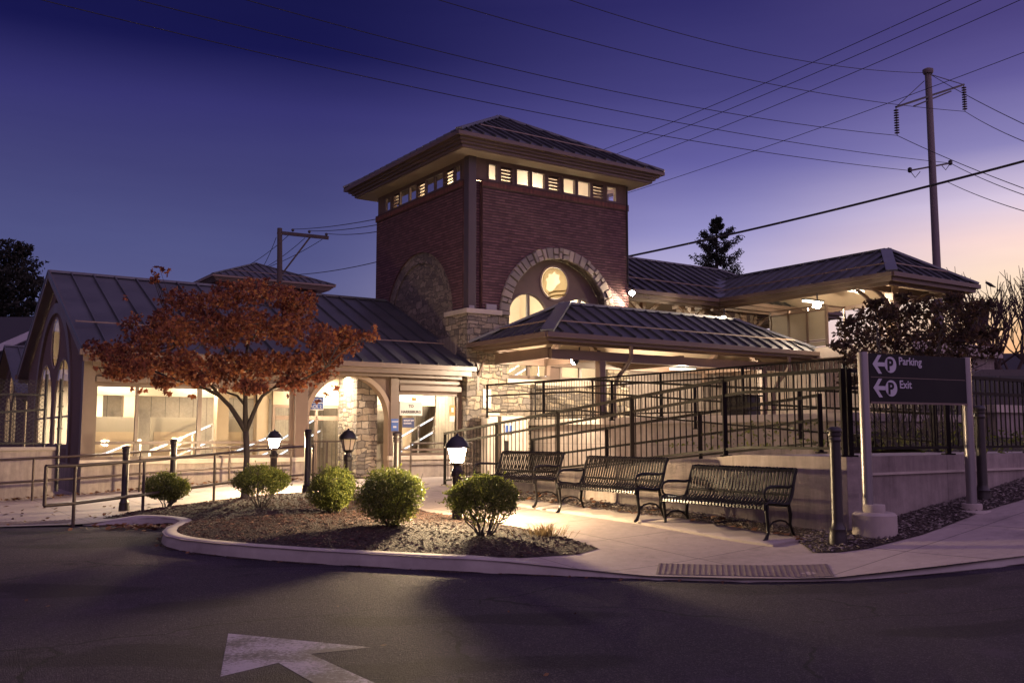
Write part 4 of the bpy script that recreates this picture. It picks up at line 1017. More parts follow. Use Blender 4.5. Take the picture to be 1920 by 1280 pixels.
# sloping planted bank right of the railings
BK = [B(u, v, 0).to_2d()[:] for u, v in ((-1.2, -16.3), (12, -16.3), (40, -16.3), (60, -2), (40, 40), (11.2, -2), (11.2, -10), (2.25, -11.6))]
def bank_z(x, y):
    u, v = toB(x, y); return 1.16 + .03 * max(0, min(1, (u + 1) / 6)) + .45 * max(0, min(1, (v + 15.5) / 5)) * max(0, min(1, (u + 1) / 3)) + .04 * math.sin(x * 1.3) * math.sin(y * 1.7)
sheet('planted_bank', BK, bank_z, .9, m_mulch)
def railing(name, label, pts, h, post_at, bal, mat, handrail=None, low=.1, end_posts=True, group=None, foot=0.0, pw=.06):
    """guard railing along ground points (world): rails, posts each a part, pickets one part"""
    P = [Vector(p) for p in pts]
    base = thing(name, label, 'railing', P[0], 0, group)
    t, l, hr = MB(), MB(), MB()
    for p, q in zip(P[:-1], P[1:]):
        t.bar(p + Vector((0, 0, h)), q + Vector((0, 0, h)), .055, .045); l.bar(p + Vector((0, 0, low)), q + Vector((0, 0, low)), .04, .035)
        if handrail: hr.bar(p + Vector((0, 0, handrail)), q + Vector((0, 0, handrail)), .04, .04)
    t.build('top_rail', mat, base); l.build('bottom_rail', mat, base)
    if handrail: hr.build('handrail', mat, base)
    L = [0]
    for p, q in zip(P[:-1], P[1:]): L.append(L[-1] + (q - p).length)
    def pos(s):
        for i in range(len(P) - 1):
            if s <= L[i + 1] + 1e-6: return P[i].lerp(P[i + 1], (s - L[i]) / max(1e-6, L[i + 1] - L[i]))
        return P[-1]
    n = max(1, round(L[-1] / post_at))
    for i in range(n + 1):
        p = pos(L[-1] * i / n); m = MB(); m.bar(p - Vector((0, 0, foot)), p + Vector((0, 0, h + .02)), pw); m.box(p.x - .07, p.x + .07, p.y - .07, p.y + .07, p.z - foot, p.z - foot + .02); m.build('post', mat, base)
    if bal:
        b = MB(); k = int(L[-1] / bal)
        for i in range(1, k):
            p = pos(L[-1] * i / k); b.bar(p + Vector((0, 0, low)), p + Vector((0, 0, h)), .016)
        b.build('pickets', mat, base)
    return base
fp = [B(-4.52, v, rz(v)) for v in (-6.5, -8.5, -10.5, -12.5, -14.8, -16.42)]
railing('ramp_railing', 'dark picket railing climbing the ramp behind the three benches', fp, 1.08, 1.95, .125, m_bronze, handrail=.86)
fi = [B(-2.9, v, rz(v)) for v in (-7.4, -9.5, -11.5, -13.2, -14.8)]
railing('ramp_railing', 'inner handrail on the far side of the sloping ramp, without pickets', fi, .86, 2.3, 0, m_bronze, handrail=.5, low=.16)
fr = [B(u, -16.42, 1.2) for u in (-4.4, -2, 1, 4.5, 8.4)]
railing('wall_railing', 'dark picket railing on top of the low wall behind the parking sign', fr, 1.08, 2.05, .125, m_bronze, handrail=.86)
fu = [B(2.2, v, 1.93) for v in (-.35, -4, -8, -11.45)]
railing('landing_railing', 'dark picket railing along the capped wall of the upper landing', fu, 1.12, 2.75, .12, m_bronze, handrail=.9)
f4 = [B(2.3 + k, -11.45, 1.93) for k in (0, 2, 4)]
railing('landing_railing', 'short picket railing closing the near end of the upper landing', f4, 1.12, 2.0, .12, m_bronze, handrail=.9)
fm = [B(u, v, z) for u, v, z in ((-.6, -15.2, 1.2), (-.6, -11, 1.5), (-.6, -6, 1.9), (-.6, -2, 1.93))]
railing('ramp_railing', 'second ramp railing rising back toward the tower between ramp and landing', fm, .9, 2.6, 0, m_bronze, handrail=.6, low=.16)
f5 = [B(11.1, v, 3.96) for v in (-9.5, -7.4)]
mb = MB(B)
lp = thing('utility_cabinet', 'dark steel cabinet on the landing under the entrance canopy', 'cabinet', B(5.2, -5.4, 1.93), ANG)
mb.box(5.0, 5.5, -6.3, -5.3, 1.94, 2.5); mb.build('body', m_black, lp, bevel=.02); mb = MB(B); mb.box(4.95, 5.55, -6.35, -5.25, 2.505, 2.55); mb.build('lid', m_bronze, lp)
# left walk: retaining wall, chain-link fence, handrails
lw = thing('retaining_wall', 'low concrete retaining wall under the chain-link fence at the left edge', 'wall', B(-14, .1, 0), ANG)
mb = MB(B); mb.box(-26, -11.05, -.05, .25, -.3, 1.12); mb.build('wall', m_wallconc, lw); mb = MB(B); mb.box(-26, -11.0, -.09, .29, 1.122, 1.2); mb.build('coping', m_conc, lw, bevel=.01)
cf = thing('chain_link_fence', 'chain-link fence with dark posts standing on the low wall at the left edge', 'fence', B(-12, .1, 1.2), ANG)
mb = MB(B); a, s = .075, .008
u0, u1, z0, z1 = -15.5, -11.25, 1.24, 2.72
def clipseg(p, q):
    (x0, y0), (x1, y1) = p, q; t0, t1 = 0, 1; dx, dy = x1 - x0, y1 - y0
    for pp, qq in ((-dx, x0 - u0), (dx, u1 - x0), (-dy, y0 - z0), (dy, z1 - y0)):
        if pp == 0: continue
        r = qq / pp
        if pp < 0: t0 = max(t0, r)
        else: t1 = min(t1, r)
    return None if t0 >= t1 else ((x0 + dx * t0, y0 + dy * t0), (x0 + dx * t1, y0 + dy * t1))
k = u0 - 3
while k < u1 + 3:
    for sg in (1, -1):
        c = clipseg((k, z0), (k + sg * 1.6, z1))
        if c: mb.bar((c[0][0], .1 + sg * .004, c[0][1]), (c[1][0], .1 + sg * .004, c[1][1]), .009)
    k += .10
mb.build('mesh', m_black, cf)
for u in (-15.4, -13.1, -11.28): 
    m = MB(B); m.tube([(u, .1, 1.2), (u, .1, 2.86)], .035, 8); m.build('post', m_black, cf)
mb = MB(B); mb.bar((u0, .1, 2.38), (u1, .1, 2.38), .04); mb.bar((u0, .1, 1.7), (u1, .1, 2.05), .05); mb.bar((u0, .1, 1.28), (u1, .1, 1.28), .03); mb.build('rail', m_black, cf)
gp = thing('fence_gate_post', 'free-standing dark gate post with latch between the chain-link fence and the wing', 'gate post', B(-11.0, -.02, .3), ANG)
mb = MB(B); mb.tube([(-11.0, -.1, .2), (-11.0, -.1, 2.75)], .04, 8); mb.build('post', m_black, gp)
mb = MB(B); 
for z in (1.25, 1.6, 2.1, 2.45): mb.box(-11.06, -10.94, -.16, -.05, z, z + .03)
mb.build('hinge', m_black, gp)
def handrail(name, label, pts, hs, posts, hoop=None, r=.028):
    base = thing(name, label, 'handrail', pts[0])
    P = [Vector(p) for p in pts]
    for h in hs:
        m = MB(); m.tube([p + Vector((0, 0, h)) for p in P], r, 10); m.build('rail', m_rail, base, smooth=True)
    if hoop is not None:
        p = P[0]; m = MB(); m.tube([p + Vector((0, 0, hs[0])), p + Vector((0, 0, hs[-1]))], r, 10); m.build('end_loop', m_rail, base, smooth=True)
    for p in posts:
        p = Vector(p); m = MB(); m.tube([p - Vector((0, 0, .04)), p + Vector((0, 0, hs[0]))], r * .95, 10); m.build('post', m_rail, base, smooth=True)
def G(x, y): return Vector((x, y, walk_z(x, y)))
handrail('handrail', 'free-standing brown handrail with squared end loop beside the left walkway', [G(-7.2, 14.75), G(-7.02, 15.35), G(-6.55, 17.0), G(-5.95, 19.1), G(-4.9, 20.2), G(-4.3, 20.6)], (.94, .34), [G(-7.02, 15.35), G(-6.55, 17.0), G(-5.95, 19.1), G(-4.3, 20.6)], hoop=1)
wp = [B(u, -.55, 0) for u in (-14.5, -12.2, -10.4, -8, -5.6)]
handrail('handrail', 'long brown handrail running along the plinth of the glazed wing', [G(p.x, p.y) for p in wp], (.92, .42), [G(*B(u, -.55, 0).to_2d()) for u in (-14.0, -11.55, -9.3, -7.2, -5.62)])
w2 = [B(u, -.6, 0) for u in (-2.2, -.2)]
handrail('handrail', 'short brown handrail under the poster window next to the tower pier', [G(p.x, p.y) for p in w2], (.95, .35), [G(p.x, p.y) for p in w2], hoop=1)

# ------------------------------------------------------------------ benches
def make_bench():
    t = thing('park_bench', 'dark slatted metal bench', 'bench', (0, 0, 0))
    # local: x along the bench, y = 0 front .. .6 rear, z up (bench faces -y)
    prof = [(.0, .375), (.005, .41), (.03, .437), (.08, .447), (.2, .435), (.33, .418), (.42, .425), (.475, .47), (.51, .56), (.545, .68), (.575, .79), (.60, .845), (.625, .86), (.645, .845), (.65, .815)]
    L = 1.80; n = 31; mb = MB()
    for i in range(n):
        x = .03 + (L - .06) * i / (n - 1)
        for (a, b), (c, d) in zip(prof[:-1], prof[1:]): mb.bar((x, a, b), (x, c, d), .030, .012, up=(0, 0, 1) if abs(d - b) < abs(c - a) else (0, -1, 0))
    mb.build('slats', m_bench, t)
    mb = MB()
    for y, z in ((.02, .385), (.40, .405), (.60, .825), (.50, .53)): mb.tube([(0.0, y, z), (L, y, z)], .016, 8)
    mb.build('cross_tube', m_bench, t, smooth=True)
    for x in (.0, L):
        mb = MB()
        mb.tube([(x, .0, .36), (x, .0, .43), (x, .06, .452), (x, .2, .44), (x, .34, .42), (x, .44, .43), (x, .5, .53), (x, .56, .73), (x, .61, .85)], [.016, .02, .022, .022, .022, .024, .024, .022, .018], 8)
        mb.build('end_frame', m_bench, t, smooth=True)
        mb = MB(); mb.tube([(x, .05, .44), (x, .035, .34), (x, .055, .2), (x, .06, .1), (x, .02, .02), (x, -.02, .0)], [.02, .024, .02, .018, .024, .02], 8); mb.build('leg', m_bench, t, smooth=True)
        mb = MB(); mb.tube([(x, .44, .43), (x, .47, .3), (x, .46, .18), (x, .5, .08), (x, .56, .0)], [.022, .024, .02, .018, .024], 8); mb.build('leg', m_bench, t, smooth=True)
        mb = MB(); mb.tube([(x, .055, .15), (x, .15, .22), (x, .26, .235), (x, .37, .22), (x, .465, .15)], .012, 6); mb.build('leg_brace', m_bench, t, smooth=True)
        mb = MB(); mb.tube([(x, .1, .445), (x, .02, .49), (x, .0, .56), (x, .03, .62), (x, .12, .645), (x, .3, .64), (x, .45, .63), (x, .53, .65)], [.013, .014, .016, .018, .02, .02, .018, .014], 8); mb.build('armrest', m_bench, t, smooth=True)
    return t
bench = make_bench()
def place_bench(first, ur, v0, v1, label, z):
    p, q = B(ur, v1, 0), B(ur, v0, 0)     # q near end
    # local +x runs from far end to near end; rear (+y) points to +u
    d = (q - p).normalized(); rz_ = math.atan2(d.y, d.x)
    yv = Vector((-d.y, d.x, 0))
    loc = p - yv * .58; loc.z = z
    if first:
        bench.matrix_world = Matrix.Translation(loc) @ Matrix.Rotation(rz_, 4, 'Z'); bench['label'] = label; bench['group'] = 'benches along the ramp wall'; return bench
    return dup(bench, loc, rz_, label)
place_bench(True, -4.98, -16.02, -14.22, 'dark slatted metal bench nearest the road, last in the row beside the right bollard', .195)
place_bench(False, -5.2, -13.93, -12.13, 'middle one of the three dark slatted metal benches against the ramp wall', .285)
place_bench(False, -5.2, -11.5, -9.7, 'farthest dark slatted bench, next to the lit post lantern by the foot of the ramp', .33)
def pads():
    for v0, v1 in ((-16.3, -14.0), (-14.0, -11.8), (-11.7, -9.5)):
        poly = [B(u, v, 0).to_2d()[:] for u, v in ((-5.75, v0), (-5.12, v0), (-5.12, v1), (-5.75, v1))]
        sheet('bench_pad', poly, lambda x, y: walk_z(x, y) + .028, .3, m_conc, skirt=.05)
pads()

# ------------------------------------------------------------------ post lanterns
def make_lantern(lit, name, label, loc, rot):
    t = thing(name, label, 'post lantern', loc, rot, 'short post lanterns around the planting bed')
    o = Vector(loc)
    def F(x, y, z): return t.matrix_world @ Vector((x, y, z))
    mb = MB(F); mb.lathe([(.10, 0), (.10, .03), (.085, .06), (.075, .08), (.075, .70), (.095, .72), (.095, .78), (.07, .80), (.06, .86), (.10, .89), (.115, .91)], n=8); mb.build('pier', m_boll, t)
    mb = MB(F)
    n = 6
    r0, r1, z0, z1 = .092, .145, .915, 1.12
    for k in range(n):
        a = 2 * PI * (k + .5) / n; p = (r0 * math.cos(a), r0 * math.sin(a), z0); q = (r1 * math.cos(a), r1 * math.sin(a), z1); mb.bar(p, q, .012)
    mb.lathe([(r0 + .012, z0 - .015), (r0 + .016, z0)], n=6)
    mb.build('cage', m_black, t)
    g = MB(F)
    for k in range(n):
        a, b = 2 * PI * (k + .5) / n, 2 * PI * (k + 1.5) / n
        P = lambda r, z, t_: (r * math.cos(t_), r * math.sin(t_), z)
        g.quad(P(r0 - .004, z0 + .002, a), P(r0 - .004, z0 + .002, b), P(r1 - .006, z1 - .002, b), P(r1 - .006, z1 - .002, a))
    g.build('glass', m_lampglass if lit else m_lampoff, t)
    mb = MB(F); mb.lathe([(.182, 1.115), (.187, 1.13), (.17, 1.165), (.14, 1.21), (.115, 1.235), (.09, 1.27), (.05, 1.285), (.026, 1.29), (.02, 1.315), (.0, 1.33)], n=18); mb.build('cap', m_black, t, smooth='all')
    return t
def gz(x, y, d=0.0): return walk_z(x, y) + d
make_lantern(True, 'post_lantern', 'lit post lantern standing nearest the benches, behind the front bush', (-.79, 13.75, .165), .2)
make_lantern(False, 'post_lantern', 'unlit post lantern with dark cap in the middle of the entrance view', (-3.15, 18.3, .27), .5)
make_lantern(True, 'post_lantern', 'lit post lantern behind the maple trunk near the glazed wing', (-5.22, 20.9, .27), .1)

# ------------------------------------------------------------------ bollards
def make_bollard(loc, label, h):
    t = thing('bollard', label, 'bollard', loc, 0, 'dark capped bollards around the walk')
    def F(x, y, z): return Vector(loc) + Vector((x, y, z))
    mb = MB(F); mb.lathe([(.10, -.05), (.10, .10), (.09, .14), (.095, .17), (.075, .20), (.065, .25), (.062, h - .17)], n=18); mb.build('post', m_boll, t, smooth=True)
    mb = MB(F); mb.lathe([(.066, h - .17), (.072, h - .16), (.072, h - .14), (.066, h - .13), (.066, h - .11), (.078, h - .10), (.078, h - .075), (.07, h - .07), (.07, h - .06), (.083, h - .05), (.083, h - .03), (.07, h - .012), (.045, h), (0.0, h + .006)], n=18); mb.build('cap', m_boll, t, smooth=True)
def bol(px, Y, z, ztop, label):
    p = at(px, 815, Y); make_bollard((p.x, Y, z), label, ztop - z)
bol(1565, 10.94, .235, 1.56, 'dark bollard in front of the low wall between near bench and parking sign')
bol(1838, 12.7, .57, 1.86, 'dark bollard partly hidden behind the right post of the parking sign')
bol(238, 18.3, .01, 1.26, 'dark bollard rising through the left handrail beside the leftmost bush')
bol(327, 19.5, .1, 1.385, 'dark bollard behind the leftmost bush, in front of the long window')
bol(578, 19.5, .28, 1.585, 'dark bollard between the maple trunk and the unlit lantern')
bol(745, 15.6, .24, 1.52, 'dark bollard behind the fourth bush, in front of the poster window')

# ------------------------------------------------------------------ parking sign
sl = Vector((4.2, 11.3, 0)); sr = Vector((5.81, 12.1, 0)); sd = (sr - sl).normalized(); sn = Vector((sd.y, -sd.x, 0))
sg = thing('parking_sign', 'black wayfinding sign on two aluminium posts with arrows to parking and exit', 'sign', sl + Vector((0, 0, .3)))
def footing(p, z, r, h, hc):
    mb = MB(); mb.lathe([(r, -.15), (r, h - .03), (r - .03, h)], (p.x, p.y, z), 28); mb.lathe([(r * .5, h - .01), (r * .5, h + hc - .01), (r * .47, h + hc)], (p.x, p.y, z), 24); mb.build('footing', m_conc, sg, smooth=True)
footing(sl + sn * 0 + Vector((.05, -.05, 0)), .27, .25, .30, .09)
footing(sr, .47, .24, .06, .08)
for p, z0 in ((sl, .5), (sr, .5)):
    mb = MB(); mb.tube([(p.x, p.y, z0), (p.x, p.y, 2.455)], .062, 18); mb.build('post', m_alu, sg, smooth=True)
p0 = sl + sd * .055; p1 = sr - sd * .055; Ls = (p1 - p0).length
mpS = lambda a, b, c: p0 + sd * a + Vector((0, 0, b)) + sn * c
mb = MB(); mb.plate([rect(0, Ls, 1.865, 2.445)], mpS, .04); mb.plate([rect(.0, Ls, 1.845, 1.864)], mpS, .05); pnl = mb.build('panel', m_sign, sg)
mb = MB(); mb.plate([rect(0, Ls, 1.843, 1.866)], lambda a, b, c: mpS(a, b, c - .004), .058); mb.plate([rect(0.02, Ls - .02, 2.155, 2.163)], lambda a, b, c: mpS(a, b, c + .035), .008); mb.build('trim_strip', m_trim, sg)
def sgn_row(zc, word):
    f = .0405
    mb = MB()
    # arrow pointing left: shaft + two barbs
    cx = .17
    mb.plate([[(cx - .115, zc), (cx - .02, zc + .112), (cx + .035, zc + .112), (cx - .035, zc + .024), (cx + .085, zc + .024), (cx + .085, zc - .024), (cx - .035, zc - .024), (cx + .035, zc - .112), (cx - .02, zc - .112)]], lambda a, b, c: mpS(a, b, f + c), .004)
    mb.build('arrow', m_white, pnl)
    mb = MB(); ci = arc(.355, zc, .098, 0, 360, 36)[:-1]; mb.plate([ci], lambda a, b, c: mpS(a, b, f + c), .004); mb.build('parking_disc', m_white, pnl)
    text('P', .195, lambda a, b, c: mpS(.295 + a, zc - .068 + b, f + .006 + c), m_sign, 'letter', pnl, .002, bold=.006)
    text(word, .135, lambda a, b, c: mpS(.49 + a, zc + .005 + b, f + .004 + c), m_white, 'lettering', pnl, .003, bold=.002)
sgn_row(2.315, 'Parking'); sgn_row(2.03, 'Exit')

# ------------------------------------------------------------------ signs and notices on the building
def plaque(name, label, cat, mp, a0, a1, b0, b1, mat, rows=(), extra=()):
    t = thing(name, label, cat, B(*mp((a0 + a1) / 2, b0, 0)), ANG)
    mb = MB(B); mb.plate([rect(a0, a1, b0, b1)], mp, -.02); mb.build('board', mat, t)
    for (s, size, aa, bb, mt, al) in rows: text(s, size, lambda a, b, c: B(*mp(aa + a, bb + b, -.026 - c)), mt, 'lettering', t, .002, al, bold=.0035)
    for (x0, x1, y0, y1, mt) in extra:
        mb = MB(B); mb.plate([rect(x0, x1, y0, y1)], lambda a, b, c: mp(a, b, -.021 + c), -.006); mb.build('print', mt, t)
    return t
mp = mpF(VW - .0)
plaque('direction_sign', 'white platform sign reading TO HARRISBURG in the window beside the tower', 'sign', mpF(VW + .01), -2.15, -1.42, 2.02, 2.42, m_wht2, [('TO', .115, -1.785, 2.25, m_ink, 'CENTER'), ('HARRISBURG', .108, -1.785, 2.09, m_ink, 'CENTER')])
plaque('station_name_sign', 'navy station name sign under the white TO HARRISBURG sign', 'sign', mpF(VW + .01), -2.05, -1.68, 1.68, 1.95, m_dblue, [('MOUNT JOY', .058, -2.02, 1.86, m_white, 'LEFT'), ('STATION', .058, -2.02, 1.78, m_white, 'LEFT')])
plaque('blue_notice', 'small bright blue notice on the brown pillar between arch and poster window', 'sign', mpF(VW - .105), -2.465, -2.245, 1.58, 1.92, m_blue, [('EMERGENCY', .036, -2.355, 1.83, m_white, 'CENTER')], [(-2.41, -2.31, 1.67, 1.72, m_white)])
plaque('track_sign', 'blue and white sign reading TRACK 2 hanging inside the arched entrance', 'sign', mpF(VW + .3), -4.9, -4.33, 2.14, 2.52, m_wht2, [('TRACK 2', .12, -4.87, 2.37, m_white, 'LEFT'), ('TRACK 2', .12, -4.87, 2.2, m_white, 'LEFT')], [(-4.89, -4.35, 2.345, 2.5, m_blue), (-4.89, -4.35, 2.17, 2.325, m_blue)])
plaque('warning_sticker', 'orange sticker with white disc on the right of the poster window', 'sticker', mpF(VW + .02), -.5, -.32, 2.05, 2.34, m_orange, (), [(-.45, -.37, 2.14, 2.27, m_wht2)])
plaque('paper_notice', 'small white paper under the orange sticker in the poster window', 'notice', mpF(VW + .02), -.49, -.33, 1.86, 2.02, m_wht2)
plaque('warning_sticker', 'small orange sticker above the TO HARRISBURG sign', 'sticker', mpF(VW + .03), -1.75, -1.6, 2.44, 2.54, m_orange)
plaque('rules_notice', 'tall white rules notice with red line fixed to the fieldstone pier', 'notice', mpF(-.1), .46, .74, 2.27, 2.82, m_wht2, (), [(.51, .69, 2.74 - .06 * k, 2.75 - .06 * k, m_ink) for k in range(5)] + [(.5, .6, 2.43, 2.45, m_red), (.49, .53, 2.29, 2.33, m_green)])
# pilaster strip and ticket kiosk beside the stone wall
kk = thing('ticket_machine', 'grey ticket machine with blue notice behind the foot of the ramp railing', 'ticket machine', B(.9, -.5, .3), ANG)
mb = MB(B); mb.box(.78, 1.75, -.62, -.1, .3, 2.02); mb.build('body', m_cap, kk, bevel=.02)
mb = MB(B); mb.box(.86, 1.15, -.66, -.625, 1.5, 1.8); mb.build('notice', m_wht2, kk); mb = MB(B); mb.box(.89, 1.0, -.668, -.662, 1.55, 1.75); mb.box(1.03, 1.1, -.668, -.662, 1.55, 1.75); mb.build('print', m_blue, kk)
mb = MB(B); mb.box(.9, 1.02, -.65, -.625, .9, 1.3); mb.build('slot', m_black, kk)
dp = thing('stone_bollard', 'pale concrete pier in front of the stone wall under the rules notice', 'pier', B(.3, -.6, .3), ANG)
mb = MB(B); mb.box(.2, .58, -.75, -.4, .25, 2.02); mb.build('shaft', m_cap, dp, bevel=.03); mb = MB(B); mb.box(.16, .62, -.79, -.36, 2.025, 2.1); mb.build('cap', m_cap, dp, bevel=.02)

# ------------------------------------------------------------------ floodlights and security camera
def flood(label, pos, aim, power, r=.11):
    t = thing('floodlight', label, 'floodlight', pos, 0, 'lit floodlights under the canopies')
    aim = Vector(aim).normalized(); pos = Vector(pos)
    q = aim.to_track_quat('Z', 'Y').to_matrix()
    F = lambda x, y, z: pos + q @ Vector((x, y, z))
    mb = MB(F); mb.lathe([(.03, -.2), (.06, -.16), (r + .02, -.03), (r + .03, .0), (r + .02, .02)], n=16); mb.build('housing', m_black, t, smooth=True)
    mb = MB(F); mb.lathe([(r, .022), (r * .8, .06), (r * .4, .085), (.0, .09)], n=16); mb.build('lens', m_flood, t, smooth='all')
    mb = MB(); mb.bar(pos - aim * .18, pos - aim * .18 + Vector((0, 0, .28)), .04); mb.build('bracket', m_black, t)
    light('flood_lamp', 'SPOT', pos + aim * .13, power * 2.4, (1, .79, .54), .08, aim.to_track_quat('-Z', 'Y').to_euler()).data.spot_size = R(165)
    return t
flood('lit floodlight on the front post of the entrance canopy', at(1077, 677, 26.2), (-.62, .25, -.5), 760, .10)
flood('lit floodlight at the right edge of the brick tower', at(1185, 549, 31.4), (-.1, -.8, -.5), 220, .09)
flood('lit floodlight hanging at the inner corner of the two platform canopies', at(1357, 597, 33.6), (-.3, -.8, -.6), 280, .11)
flood('lit floodlight under the road-side platform canopy above the windscreen shelter', at(1532, 571, 30.6), (-.3, -.75, -.6), 320, .13)
for u, v, p in ((6.6, -2.2, 430), (13.3, -2.0, 150), (12.2, -4.5, 110), (9.0, 3.4, 120)):
    z = 3.5 if u < 8 else 6.2
    c = thing('canopy_downlight', {6.6: 'slim ceiling fixture under the entrance canopy', 13.3: 'slim ceiling fixture over the windscreen shelter', 12.2: 'slim ceiling fixture near the road end of the platform canopy', 9.0: 'slim ceiling fixture under the long platform canopy'}[u], 'ceiling light', B(u, v, z), ANG)
    mb = MB(B); mb.box(u - .5, u + .5, v - .08, v + .08, z, z + .07); mb.build('diffuser', m_tube, c); mb = MB(B); mb.box(u - .52, u + .52, v - .1, v + .1, z + .072, z + .12); mb.build('housing', m_black, c)
    light('canopy_lamp', 'POINT', B(u, v, z - .12), p * 2.2, (1, .79, .54), .1)
sc = thing('security_camera', 'small white security camera on the stone wall under the entrance canopy', 'security camera', B(6.0, -.2, 3.2), ANG)
cp = B(6.05, -.18, 3.18); 
mb = MB(); mb.lathe([(.08, -.1), (.10, -.06), (.10, .08), (.07, .1)], cp, 12); mb.build('body', m_white, sc, smooth=True); mb = MB(); mb.tube([cp + Vector((.06, -.08, 0)), cp + Vector((.1, -.14, -.02))], .06, 10); mb.build('lens', m_black, sc); mb = MB(B); mb.box(5.9, 6.1, -.12, .0, 3.14, 3.24); mb.build('mount', m_white, sc)
# ------------------------------------------------------------------ vegetation
def rv(r): 
    while True:
        v = Vector((r.uniform(-1, 1), r.uniform(-1, 1), r.uniform(-1, 1)))
        if .05 < v.length < 1: return v
def leafquad(mb, c, s, r, w=.55, droop=0.0, fold=True):
    d = rv(r).normalized(); d.z -= droop; d.normalize(); n = d.cross(rv(r)).normalized(); sd = n
    up = d.cross(sd) * s * .18
    a, b = c - d * s * .5, c + d * s * .5
    m1, m2 = c + sd * s * w * .5 + up, c - sd * s * w * .5 + up
    mb.add([a, m1, b, m2], [(0, 1, 2), (0, 2, 3)])
def mapleleaf(mb, c, s, r):
    d = rv(r).normalized(); d.z -= .55; d.normalize(); sd = d.cross(rv(r)).normalized(); up = d.cross(sd)
    P = [(0, -.5), (.18, -.32), (.5, -.28), (.33, -.02), (.56, .2), (.24, .18), (.14, .34), (0, .62), (-.14, .34), (-.24, .18), (-.56, .2), (-.33, -.02), (-.5, -.28), (-.18, -.32)]
    vs = [c + sd * a * s + d * b * s + up * (abs(a) * .3 * s) for a, b in P]
    mb.add([c] + vs, [(0, i + 1, (i + 1) % 14 + 1) for i in range(14)])
def limb(mb, p, q, r0, r1, r, n=4, wob=.12, seg=6):
    p, q = Vector(p), Vector(q); L = (q - p).length; pts = []
    for i in range(n + 1):
        t = i / n; o = rv(r) * L * wob * math.sin(PI * t) if 0 < i < n else Vector((0, 0, 0)); pts.append(p.lerp(q, t) + o)
    mb.tube(pts, [r0 + (r1 - r0) * i / n for i in range(n + 1)], seg)
    return pts
def bush(px, yb, w, h, label, seed, base_up=.16, n=11000, bottom=.5):
    r = random.Random(seed)
    z = .22
    for _ in range(6):
        d = at(px, yb, 1) - Vector((0, 0, CAMZ)); k = (z - CAMZ) / d.z; x, y = d.x * k, d.y * k; z = bed_z(x, y)
    t = thing('boxwood_bush', label, 'bush', (x, y, z), r.uniform(0, 6), 'clipped round bushes in the mulch bed')
    o = Vector((x, y, z)); mb = MB(); tw_ = MB()
    lumps = [(rv(r).normalized(), r.uniform(-.10, .12)) for _ in range(34)]
    holes = [(rv(r).normalized(), r.uniform(.90, .97)) for _ in range(9)]
    def radius(d):
        s = 0
        for u, a in lumps: s += a * max(0, d.dot(u) - .74) * 3.4
        return .92 + s
    c = o + Vector((0, 0, base_up + h / 2))
    k = 0
    while k < n:
        k += 1
        d = rv(r).normalized()
        if d.z < -.45 and r.random() < bottom: continue
        if any(d.dot(u) > q for u, q in holes) and r.random() < .7: continue
        rr = radius(d); q = (r.random() ** .25 if r.random() < .8 else r.random() ** .7) * rr * (1 + r.gauss(0, .035))
        p = c + Vector((d.x * w / 2 * q, d.y * w / 2 * q, d.z * h / 2 * q))
        if p.z < o.z + .02: continue
        leafquad(mb, p, r.uniform(.018, .048) * (1.0 if q < .9 else .85), r, r.uniform(.5, .8))
    for i in range(40):     # stray shoots poking out of the clipped outline
        d = rv(r).normalized(); d.z = abs(d.z) if r.random() < .8 else d.z; rr = radius(d); L = r.uniform(.03, .10)
        p = c + Vector((d.x * w / 2 * rr, d.y * w / 2 * rr, d.z * h / 2 * rr)); mb.tube([p - d * .06, p + d * L], [.003, .0015], 4, False)
        for q in range(6): leafquad(mb, p + d * L * r.uniform(.1, 1.1) + rv(r) * .012, r.uniform(.02, .04), r, .6)
    mb.build('crown', m_box, t)
    for i in range(13):
        a = r.uniform(0, 6.28); e = c + Vector((math.cos(a) * w * .36, math.sin(a) * w * .36, r.uniform(-.15, .3) * h))
        pts = limb(tw_, o + Vector((math.cos(a) * .05, math.sin(a) * .05, -.03)), e, r.uniform(.008, .014), .005, r, 4, .1, 5)
        for k in range(5):
            b = pts[r.randint(2, 4)]; tw_.tube([b, b + Vector((r.uniform(-1, 1) * .16, r.uniform(-1, 1) * .16, r.uniform(-.06, .2)))], [.005, .002], 4, False)
    tw_.build('stems', m_bark2, t)
bush(310, 950, .94, .60, 'small round bush at the left end of the bed, beside the left bollard', 1, base_up=.06, bottom=.2)
bush(490, 950, 1.0, .50, 'flat-topped bush on a short stem below the maple trunk', 2, base_up=.18, bottom=.6, n=12000)
bush(625, 962, .84, .70, 'round green bush third from the left, in front of the unlit lantern', 3, base_up=.02, bottom=.1, n=13000)
bush(735, 985, .96, .74, 'bright yellow-green bush lit from the right by the near lantern', 4, base_up=.02, bottom=.15, n=14000)
bush(908, 1003, .98, .66, 'dark round bush nearest the road, in front of the lit lantern', 5, base_up=.10, bottom=.6, n=13000)
